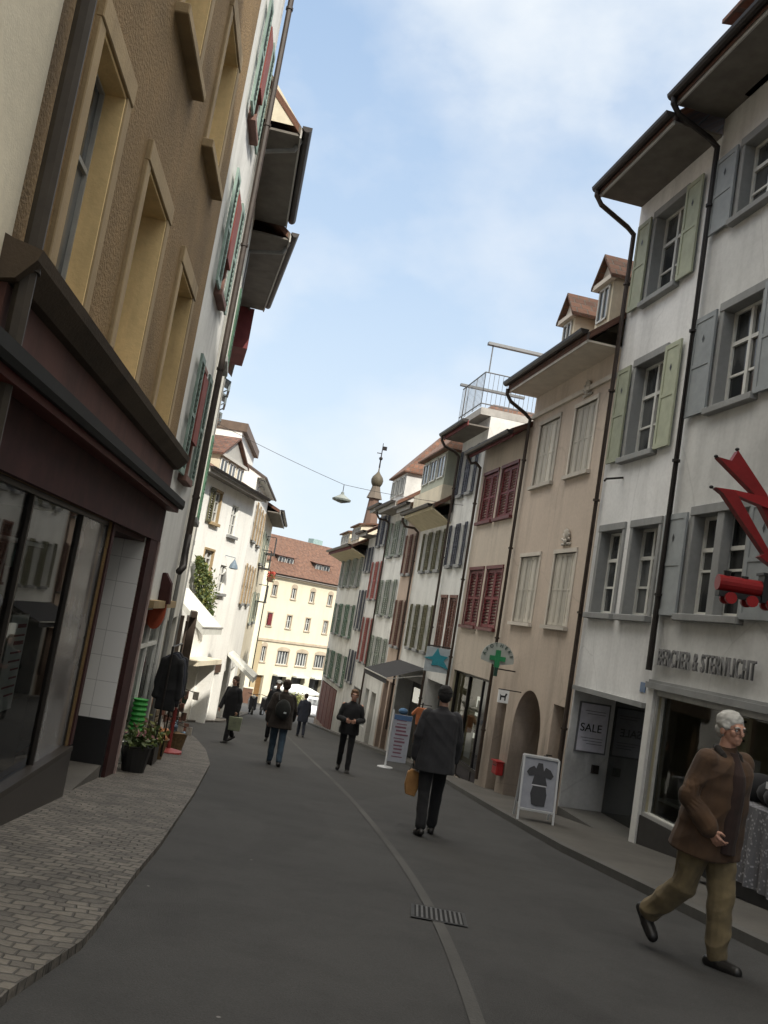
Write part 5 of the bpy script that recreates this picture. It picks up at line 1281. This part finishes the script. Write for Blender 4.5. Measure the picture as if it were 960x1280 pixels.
def scooter(loc, rz, lab):
    c = empty('motor_scooter', loc, lab, 'scooter', rz, 'scooters parked beyond the left row of houses')
    for y in (-.6, .62):
        t_ = MB(); t_.tube([(-.05,y,.23),(.05,y,.23)], .23, 14); t = t_.build('wheel', MATS['tyre_rubber'], c); MB().tube([(-.055,y,.23),(.055,y,.23)], .12, 10).build('rim', AL, t)
    MB().extr([(.1,.3),(.75,.35),(.85,.6),(.7,.72),(.2,.7),(.05,.45)], lambda p,t:(t,p[0],p[1]), -.15, .15).build('rear_body', flat('scooter_black', (.02,.02,.025), .3), c, bevel=.03)
    MB().extr([(-.55,.3),(-.42,.3),(-.3,.95),(-.42,1.0)], lambda p,t:(t,p[0],p[1]), -.2, .2).build('leg_shield', flat('scooter_black', (.02,.02,.025)), c, bevel=.03)
    MB().box(-.16,.16,-.42,.12,.26,.34).build('footboard', DARK_METAL, c)
    MB().box(-.13,.13,.1,.72,.701,.8).build('seat', BLACK, c, bevel=.03)
    mb = MB(); mb.tube([(-.32,-.25,1.1),(0,-.32,1.05),(.32,-.25,1.1)], .02, 6); mb.tube([(0,-.6,.25),(0,-.35,1.05)], .03, 6); mb.build('handlebar', DARK_METAL, c)
    MB().ball((0,-.45,.95), (.1,.06,.09)).build('headlight', flat('clear_lamp', (.6,.6,.58)), c)
scooter((-5.2, 49.5, gz(49.5)), R(12), 'left one of two parked black scooters beyond the left row of houses')
scooter((-4.6, 51.5, gz(51.5)), R(-14), 'right one of two parked black scooters beyond the left row of houses')
# ================================================================== PEOPLE
def caps(mb, pts, rs, n=12):
    mb.tube(pts, rs, n)
    for p, r in zip(pts, rs): mb.ball(p, r*1.0, n, 8)
def loft(mb, up, rings, n=20):
    base = len(mb.v)
    for (z, rx, ry, y0) in rings:
        for j in range(n):
            a = 2*math.pi*j/n; ca, sa = math.cos(a), math.sin(a); e = .82
            mb.v.append(tuple(up(rx*math.copysign(abs(ca)**e, ca), y0+ry*math.copysign(abs(sa)**e, sa), z)))
    for k in range(len(rings)-1):
        for j in range(n): mb.f.append((base+k*n+j, base+k*n+(j+1)%n, base+(k+1)*n+(j+1)%n, base+(k+1)*n+j))
    mb.f.append(tuple(base+j for j in range(n))[::-1]); mb.f.append(tuple(base+(len(rings)-1)*n+j for j in range(n)))
def organic(name, mb, vox, mats, parent, zone=None, wr=0, wscale=9, smooth=3, seed=0.0):
    o = mb.build('tmp', None)
    r = o.modifiers.new('r', 'REMESH'); r.mode = 'VOXEL'; r.voxel_size = vox; r.adaptivity = 0
    s = o.modifiers.new('s', 'SMOOTH'); s.iterations = smooth; s.factor = .5
    dg = bpy.context.evaluated_depsgraph_get(); dg.update()
    me = bpy.data.meshes.new_from_object(o.evaluated_get(dg)); bpy.data.objects.remove(o)
    me.name = name
    if wr:
        ns = [v.normal.copy() for v in me.vertices]
        for v, nrm in zip(me.vertices, ns):
            p = v.co
            a = noise.noise(Vector((p.x*wscale+seed, p.y*wscale, p.z*wscale*1.6)))
            b_ = 1-abs(noise.noise(Vector((p.x*wscale*.5+5+seed+p.z*3, p.y*wscale*.5, p.z*wscale*.75+p.x*4))))*2.4
            v.co = p + nrm*(a*wr*.6+b_*wr*.7)
    me.materials.clear()
    for m in mats: me.materials.append(m)
    for p in me.polygons:
        p.use_smooth = True
        if zone: p.material_index = zone(p.center)
    ob = bpy.data.objects.new(name, me); COL.objects.link(ob); ob.parent = parent; return ob
SKIN = None
def skin_mat(name, col):
    if name in MATS: return MATS[name]
    m, nt, b = newmat(name); v = coords(nt)
    c = ramp(nt, noise_n(nt, v, 18, 4), [(.35, sc(col, .82)), (.65, sc(col, 1.08))]); nt.links.new(c, b.inputs['Base Color'])
    b.inputs['Roughness'].default_value = .5; b.inputs['Subsurface Weight'].default_value = .08; b.inputs['Subsurface Radius'].default_value = (.02,.008,.004)
    MATS[name] = m; return m
def person(label, loc, rot, H, pose, look, vox=.007, group=None):
    k = H/1.75; root = empty('person', loc, label, 'person', rot, group)
    lean = R(pose.get('lean', 3))
    hipz = .93
    J = {}
    for sd, s in (('L', -1), ('R', 1)):
        t, kn, ft = pose[sd]; t = R(t); kn = R(kn); ft = R(ft)
        hip = Vector((.09*s, 0, hipz)); kne = hip+.44*Vector((.0, math.sin(t), -math.cos(t)))
        ank = kne+.41*Vector((0, math.sin(t-kn), -math.cos(t-kn)))
        fd = Vector((.12*s, math.cos(ft), -math.sin(ft))).normalized(); dn = Vector((0, -math.sin(ft), -math.cos(ft)))
        J[sd] = (hip, kne, ank, ank+fd*.17+dn*.05, ank-fd*.06+dn*.055)
    low = min(min(J[s][3].z, J[s][4].z) for s in 'LR')-.03
    off = Vector((0, 0, -low))
    for s in 'LR': J[s] = tuple(p+off for p in J[s])
    hz = hipz-low
    up = lambda x, y, z: Vector((x, y*math.cos(lean)+(z-.93)*math.sin(lean), (z-.93)*math.cos(lean)-y*math.sin(lean)))+Vector((0,0,hz))
    hy, hp = R(pose.get('head', (0, 0))[0]), R(pose.get('head', (0, 0))[1])
    piv = Vector((0, -.005, 1.53)); Mh = Matrix.Rotation(hy, 3, 'Z') @ Matrix.Rotation(-hp, 3, 'X')
    def hd(x, y, z):
        q = Mh @ (Vector((x, y, z))-piv)+piv; return up(q.x, q.y, q.z)
    A = {}
    for sd, s in (('L', -1), ('R', 1)):
        sw, ab, el, tw = pose['arm'+sd]; sw = R(sw); ab = R(ab); el = R(el); tw = R(tw)
        sh = up(.185*s, 0, 1.42)
        d1 = Vector((math.sin(ab)*s, math.sin(sw)*math.cos(ab), -math.cos(sw)*math.cos(ab))).normalized()
        elb = sh+.29*d1
        d2 = Vector((-math.sin(tw)*s*math.cos(0), math.sin(sw+el), -math.cos(sw+el))).normalized()
        wr = elb+.25*d2; A[sd] = (sh, elb, wr, d2)
    S = lambda p: Vector(p)*k
    def C(mb, pts, rs): caps(mb, [S(p) for p in pts], [r*k for r in rs])
    def B(mb, c, r): mb.ball(S(c), tuple(x*k for x in r), 14, 10)
    # body: one closed figure
    b = MB()
    B(b, hd(0,-.012,1.662), (.074,.094,.088)); B(b, hd(0,.018,1.60), (.057,.068,.078)); B(b, hd(0,.062,1.553), (.028,.026,.022))
    C(b, [hd(0,.090,1.648), hd(0,.105,1.610)], [.010,.0125]); C(b, [hd(-.034,.078,1.66), hd(.034,.078,1.66)], [.013,.013])
    C(b, [hd(-.02,.082,1.578), hd(.02,.082,1.578)], [.009,.009]); C(b, [hd(-.017,.078,1.566), hd(.017,.078,1.566)], [.009,.009])
    for s in (-1, 1):
        B(b, hd(.036*s,.062,1.615), (.024,.022,.024)); B(b, hd(.076*s,-.006,1.622), (.011,.020,.031))
    C(b, [up(0,-.02,1.40), hd(0,-.006,1.56)], [.062,.056])
    B(b, up(0,0,1.28), (.15,.10,.19)); B(b, up(0,0,1.05), (.135,.10,.16)); B(b, Vector((0,0,hz)), (.14,.11,.12))
    for s in 'LR':
        C(b, J[s][:3], [.078,.052,.038]); C(b, [J[s][4], J[s][3]], [.032,.028])
        sh, elb, wr, d2 = A[s]; C(b, [sh, elb, wr], [.05,.038,.026])
        sg = -1 if s == 'L' else 1
        pn = Vector((-sg, 0, 0)); pn = (pn-d2*pn.dot(d2)).normalized(); lt = d2.cross(pn).normalized()
        if lt.y < 0: lt = -lt
        for q in (-.022, 0, .022): C(b, [wr+d2*.015+lt*q*.7, wr+d2*.085+lt*q*1.2], [.018,.014])
        for i, (q, L) in enumerate(((-.034,.055),(-.012,.068),(.011,.072),(.034,.066))):
            p0 = wr+d2*.088+lt*q; a1 = d2*.85+pn*.35; a2 = d2*.35+pn*.85
            p1 = p0+a1.normalized()*L*.5; p2 = p1+(a2.normalized())*L*.5; C(b, [p0, p1, p2], [.0095,.009,.0075])
        t0 = wr+d2*.03+lt*.026; t1 = t0+(d2*.6+lt*.7+pn*.3).normalized()*.04; t2 = t1+(d2*.9+pn*.5).normalized()*.03; C(b, [t0,t1,t2], [.013,.011,.009])
    body = organic('body', b, vox, [look['skin']], root, smooth=2)
    # hair
    hm = look['hair']; hb = MB(); st = look.get('hairstyle', 'short')
    if st != 'none':
        B(hb, hd(0,-.022,1.690), (.086,.096,.082)); B(hb, hd(0,-.052,1.64), (.080,.066,.080))
        for s in (-1, 1): B(hb, hd(.064*s,-.012,1.668), (.025,.058,.042))
        if st == 'tousled': B(hb, hd(0,.035,1.725), (.062,.045,.03)); B(hb, hd(.03,.0,1.735), (.05,.06,.028))
        if st == 'long':
            B(hb, hd(0,-.05,1.57), (.088,.06,.11)); B(hb, hd(0,-.055,1.50), (.09,.05,.09))
        organic('hair', hb, vox*.9, [hm], root, wr=.006, wscale=26, smooth=1)
    # eyes / spectacles
    if look.get('face', True):
        e = MB(); 
        for s in (-1, 1): e.ball(S(hd(.031*s,.0775,1.637)), .0105*k, 10, 8)
        eo = e.build('eyes', flat('eye_white', (.5,.48,.45), .3), root, smooth=True)
        e = MB()
        for s in (-1, 1): e.ball(S(hd(.031*s,.0855,1.637)), .0048*k, 8, 6)
        e.build('iris', BLACK, eo, smooth=True)
        e = MB()
        for s in (-1, 1): e.tube([S(hd(.015*s,.0895,1.6575)), S(hd(.034*s,.0905,1.661)), S(hd(.05*s,.080,1.655))], .0045*k, 5)
        e.build('eyebrows', hm, eo)
    if look.get('glasses'):
        e = MB()
        for s in (-1, 1):
            c = [hd(.033*s+.024*math.cos(a), .098-.006*abs(math.cos(a)), 1.632+.018*math.sin(a)) for a in [math.pi*j/6 for j in range(13)]]
            e.tube([S(p) for p in c], .0016*k, 5, False); e.tube([S(hd(.057*s,.092,1.64)), S(hd(.08*s,.0,1.64))], .0018*k, 5)
        e.tube([S(hd(-.01,.102,1.637)), S(hd(.01,.102,1.637))], .0018*k, 5); e.build('glasses', DARK_METAL, root)
    # trousers
    t = MB(); tr = look.get('tw', 1.0)
    B(t, Vector((0,-.005,hz+.02)), (.16,.125,.13))
    for s in 'LR':
        h_, kn_, an_, toe, heel = J[s]; a2 = an_.lerp(kn_, .06)
        C(t, [h_+Vector((0,0,-.02)), h_.lerp(kn_,.5), kn_, kn_.lerp(a2,.5), a2], [.098*tr,.084*tr,.068*tr,.066*tr,.06*tr])
    organic('trousers', t, vox, [look['trousers']], root, wr=look.get('wr', .008), wscale=7, smooth=4, seed=3)
    # shoes
    for s in 'LR':
        h_, kn_, an_, toe, heel = J[s]; f = MB()
        d = (toe-heel); C(f, [heel, heel+d*.45, toe-d*.02], [.040,.044,.041]); C(f, [heel+d*.5, toe-d*.1], [.048,.044]); C(f, [an_, heel+d*.3+(an_-heel)*.25], [.046,.048])
        organic('shoe', f, vox, [look['shoes']], root, smooth=2)
    # jacket
    j = MB(); jl = look.get('jl', .80); bw = look.get('bulk', 1.0)
    ups = lambda x, y, z: up(x, y, z)*k
    loft(j, ups, [(jl, .205*bw, .155*bw, .0), (jl+.12, .198*bw, .148*bw, .0), (1.08, .185*bw, .138*bw, .005), (1.25, .19*bw, .132*bw, .005), (1.36, .185*bw, .118*bw, 0), (1.43, .15*bw, .095*bw, -.01), (1.465, .10, .078, -.012), (1.485, .075, .068, -.012)])
    for s in 'LR':
        sh, elb, wr, d2 = A[s]; s_ = -1 if s == 'L' else 1; sh = sh-up(.02*s_,0,.955)+up(0,0,.93); C(j, [sh, sh.lerp(elb,.5), elb, elb.lerp(wr,.5), wr-d2*.005], [.068*bw,.064*bw,.059*bw,.056*bw,.050*bw])
    C(j, [up(0,-.015,1.43), up(0,-.012,1.47)], [.085,.072])
    organic('jacket', j, vox, [look['jacket']], root, wr=look.get('wr', .009), wscale=6, smooth=4, seed=1)
    if look.get('jumper'):
        q = MB(); 
        loft(q, ups, [(.82, .10, .15*bw, .045), (1.08, .10, .13*bw, .045), (1.25, .085, .125*bw, .045), (1.36, .07, .105*bw, .045), (1.45, .05, .07, .035), (1.49, .045, .05, .02)])
        organic('jumper', q, vox, [look['jumper']], root, wr=.005, smooth=3)
        q = MB()
        for s in (-1, 1): C(q, [up(.03*s,-.075,1.485), up(.075*s,-.03,1.49), up(.08*s,.035,1.46), up(.066*s,.10,1.38), up(.075*s,.118,1.33)], [.022,.024,.026,.024,.010])
        C(q, [up(-.04,-.075,1.485), up(.04,-.075,1.485)], [.022,.022])
        organic('collar', q, vox, [look['collar']], root, smooth=2)
    if look.get('hood'):
        q = MB(); B(q, hd(0,-.03,1.66), (.098,.108,.115)); B(q, hd(0,-.06,1.56), (.10,.08,.09)); organic('hood', q, vox, [look['hood']], root, wr=.008, smooth=3)
    if look.get('cap'):
        q = MB(); B(q, hd(0,-.01,1.71), (.086,.10,.062)); C(q, [hd(-.03,.09,1.70), hd(.03,.09,1.70)], [.016,.016]); C(q, [hd(-.03,.12,1.692), hd(.03,.12,1.692)], [.011,.011]); organic('cap', q, vox, [look['cap']], root, smooth=2)
    return root, A, k
SK1 = skin_mat('pale_skin', (.46,.25,.18)); SK2 = skin_mat('light_skin', (.42,.24,.17))
def hairm(n, c): return cloth(n, c, sc(c, .55), 300)
def wpos(root, p, k):
    q = Matrix.Rotation(root.rotation_euler[2], 3, 'Z') @ (Vector(p)*k); return Vector(root.location)+q
# 1 old man
rot1 = -math.atan2(.45, -.89)
px, py = 2.66, 6.72
person('white-haired man in glasses, brown jacket and khaki trousers striding past the shop window', (px, py, gz(py)+.0), rot1, 1.76,
    {'L': (12, 10, 0), 'R': (-11, 36, 42), 'armR': (-8, 18, 40, 28), 'armL': (-22, 12, 16, 0), 'lean': 8, 'head': (-2, -8)},
    {'skin': SK1, 'hair': hairm('white_hair', (.50,.49,.46)), 'glasses': True, 'jacket': cloth('rust_brown_wool', (.085,.045,.022), (.04,.022,.013)), 'trousers': cloth('khaki_cotton', (.19,.145,.075), (.105,.08,.045)),
     'shoes': flat('black_leather', (.012,.011,.011), .45), 'jumper': cloth('dark_brown_knit', (.035,.018,.015)), 'collar': cloth('dark_corduroy', (.016,.012,.01)), 'jl': .76, 'bulk': 1.24, 'tw': 1.22, 'wr': .016}, .0055)
# 2 man from behind
r2, A2, k2 = person('dark-haired man in charcoal jacket and black trousers walking away with a paper bag', (1.12, 11.5, gz(11.5)), R(2), 1.78,
    {'L': (-12, 14, 14), 'R': (12, 6, 0), 'armL': (-6, 10, 12, 0), 'armR': (4, 12, 14, 0), 'lean': 3, 'head': (0, 0)},
    {'skin': SK2, 'hair': hairm('black_hair', (.012,.011,.011)), 'hairstyle': 'short', 'hood': hairm('black_hair', (.012,.011,.011)) if False else None, 'face': True, 'jacket': cloth('charcoal_cloth', (.030,.030,.034), (.02,.02,.023)),
     'trousers': cloth('black_cotton', (.010,.010,.012)), 'shoes': MATS['black_leather'], 'jl': .74, 'bulk': 1.18, 'wr': .008}, .007)
hp_ = wpos(r2, A2['L'][2]+A2['L'][3]*.10, k2)
pb = empty('paper_bag', (hp_.x, hp_.y, hp_.z-.40), 'orange-brown paper bag hanging from the hand of the man walking away', 'bag')
mb = MB(); mb.extr([(-.08,.04),(.07,.02),(.11,.14),(.09,.31),(-.03,.34),(-.09,.30),(-.11,.15)], lambda p,t:(p[0]*.8,t,p[1]), -.05, .05); mb.build('bag_body', cloth('kraft_paper', (.38,.20,.07), (.26,.13,.045), 40), pb, bevel=.01)
mb = MB(); mb.tube([(-.05,0,.32),(-.03,0,.40),(.03,0,.40),(.05,0,.32)], .005, 5); mb.build('handles', DARK_METAL, pb)
# 3 person in black, hands together
BLK = cloth('black_wool', (.013,.013,.015))
person('fair-haired person all in black walking up the street with hands joined in front', (.03, 19.8, gz(19.8)), R(182), 1.72,
    {'L': (14, 8, 0), 'R': (-12, 16, 16), 'armR': (6, 14, 78, 42), 'armL': (6, 14, 78, 42), 'lean': 2, 'head': (0, -4)},
    {'skin': SK1, 'hair': hairm('sandy_hair', (.19,.11,.06)), 'hairstyle': 'tousled', 'jacket': BLK, 'trousers': MATS['black_cotton'], 'shoes': MATS['black_leather'], 'jl': .82, 'bulk': 1.06, 'tw': .88}, .008)
# 4 jeans
r4_, A4, k4 = person('person in dark brown jacket and blue jeans on the road left of the gutter line', (-1.32, 18.4, gz(18.4)), R(6), 1.66,
    {'L': (10, 6, 0), 'R': (-12, 14, 14), 'armR': (10, 12, 30, 0), 'armL': (-12, 14, 20, 0), 'lean': 5, 'head': (10, -10)},
    {'skin': SK2, 'hair': hairm('brown_hair', (.05,.03,.02)), 'jacket': cloth('dark_brown_jacket', (.030,.022,.017)), 'trousers': cloth('blue_denim', (.045,.075,.105), (.02,.035,.055)), 'shoes': MATS['black_leather'], 'jl': .76, 'bulk': 1.22}, .008)
sb = empty('shoulder_bag', wpos(r4_, (.0, -.20, 1.16), k4), 'dark rounded shoulder bag on the back of the person in jeans', 'bag', R(6))
MB().ball((0,0,0), (.15,.09,.2), 14, 10).build('bag_body', cloth('dark_nylon', (.02,.022,.02)), sb, smooth=True); MB().tube([(-.1,.0,.16),(-.12,.14,.27),(-.1,.24,.22)], .014, 6).build('strap', BLACK, sb); MB().box(.02,.07,-.098,-.09,-.06,-.03).build('label_patch', PAPER, sb)
# 5 left person with pale bag
r5_, A5, k5 = person('person in a black coat with a pale bag walking close to the left pavement edge', (-2.88, 23.0, gz(23.0)), R(150), 1.62,
    {'L': (16, 10, 0), 'R': (-14, 20, 22), 'armR': (8, 10, 20, 0), 'armL': (-6, 10, 16, 0), 'lean': 4, 'head': (0, 0)},
    {'skin': SK2, 'hair': hairm('brown_hair', (.05,.03,.02)), 'hairstyle': 'long', 'jacket': BLK, 'trousers': MATS['black_cotton'], 'shoes': MATS['black_leather'], 'jl': .66, 'bulk': 1.1}, .009)
hq = wpos(r5_, A5['L'][2]+A5['L'][3]*.1, k5)
vb = empty('shopping_bag', (hq.x, hq.y, hq.z-.38), 'pale green and grey shopping bag carried by the person in a black coat', 'bag')
MB().extr([(-.14,0),(.14,0),(.16,.33),(-.16,.33)], lambda p,t:(p[0],t,p[1]), -.06, .06).build('bag_body', cloth('pale_bag_cloth', (.22,.24,.15), (.13,.14,.10), 30), vb, bevel=.01); MB().tube([(-.06,0,.33),(0,0,.41),(.06,0,.33)], .008, 5).build('handles', BLACK, vb)
# 6 far
person('small distant person in dark navy clothes between the parasol and the person in black', (-1.62, 33.0, gz(33.0)), R(10), 1.5,
    {'L': (10, 6, 0), 'R': (-10, 12, 10), 'armR': (6, 10, 14, 0), 'armL': (-6, 10, 14, 0), 'head': (0, 0)},
    {'skin': SK2, 'hair': hairm('brown_hair', (.05,.03,.02)), 'jacket': cloth('navy_coat_cloth', (.03,.034,.05)), 'trousers': cloth('navy_coat_cloth', (.03,.034,.05)), 'shoes': MATS['black_leather'], 'jl': .62, 'bulk': 1.1}, .01)
# 7 white cap, behind 4
person('person with white cap and black jacket half hidden behind the one in jeans', (-2.1, 26.2, gz(26.2)), R(185), 1.72,
    {'L': (10, 6, 0), 'R': (-10, 12, 10), 'armR': (6, 10, 14, 0), 'armL': (-6, 10, 14, 0), 'head': (0, 0)},
    {'skin': SK2, 'hair': hairm('brown_hair', (.05,.03,.02)), 'cap': cloth('white_cotton', (.5,.5,.48)), 'jacket': BLK, 'trousers': MATS['black_cotton'], 'shoes': MATS['black_leather'], 'jl': .76, 'bulk': 1.1}, .01)

# coats on the rail outside the small shop
for k in range(3):
    q = MB(); x = -.3+.28*k; w_ = .04
    loft(q, lambda a, b_, z: Vector((x+b_, a, z)), [(.82+.1*(k%2), .15, w_, 0), (1.1, .14, w_, 0), (1.45, .13, w_, 0), (1.58, .11, w_, 0), (1.66, .04, .03, 0)])
    for s in (-1, 1): caps(q, [Vector((x, .12*s, 1.55)), Vector((x, .165*s, 1.25)), Vector((x, .17*s, 1.02))], [.05,.045,.042])
    organic('coat', q, .012, [cloth(('dark_coat_cloth','navy_coat_cloth','black_coat_cloth')[k%3], ((.02,.02,.024),(.03,.034,.05),(.013,.013,.014))[k%3])], COATS, wr=.012, wscale=6, smooth=3)
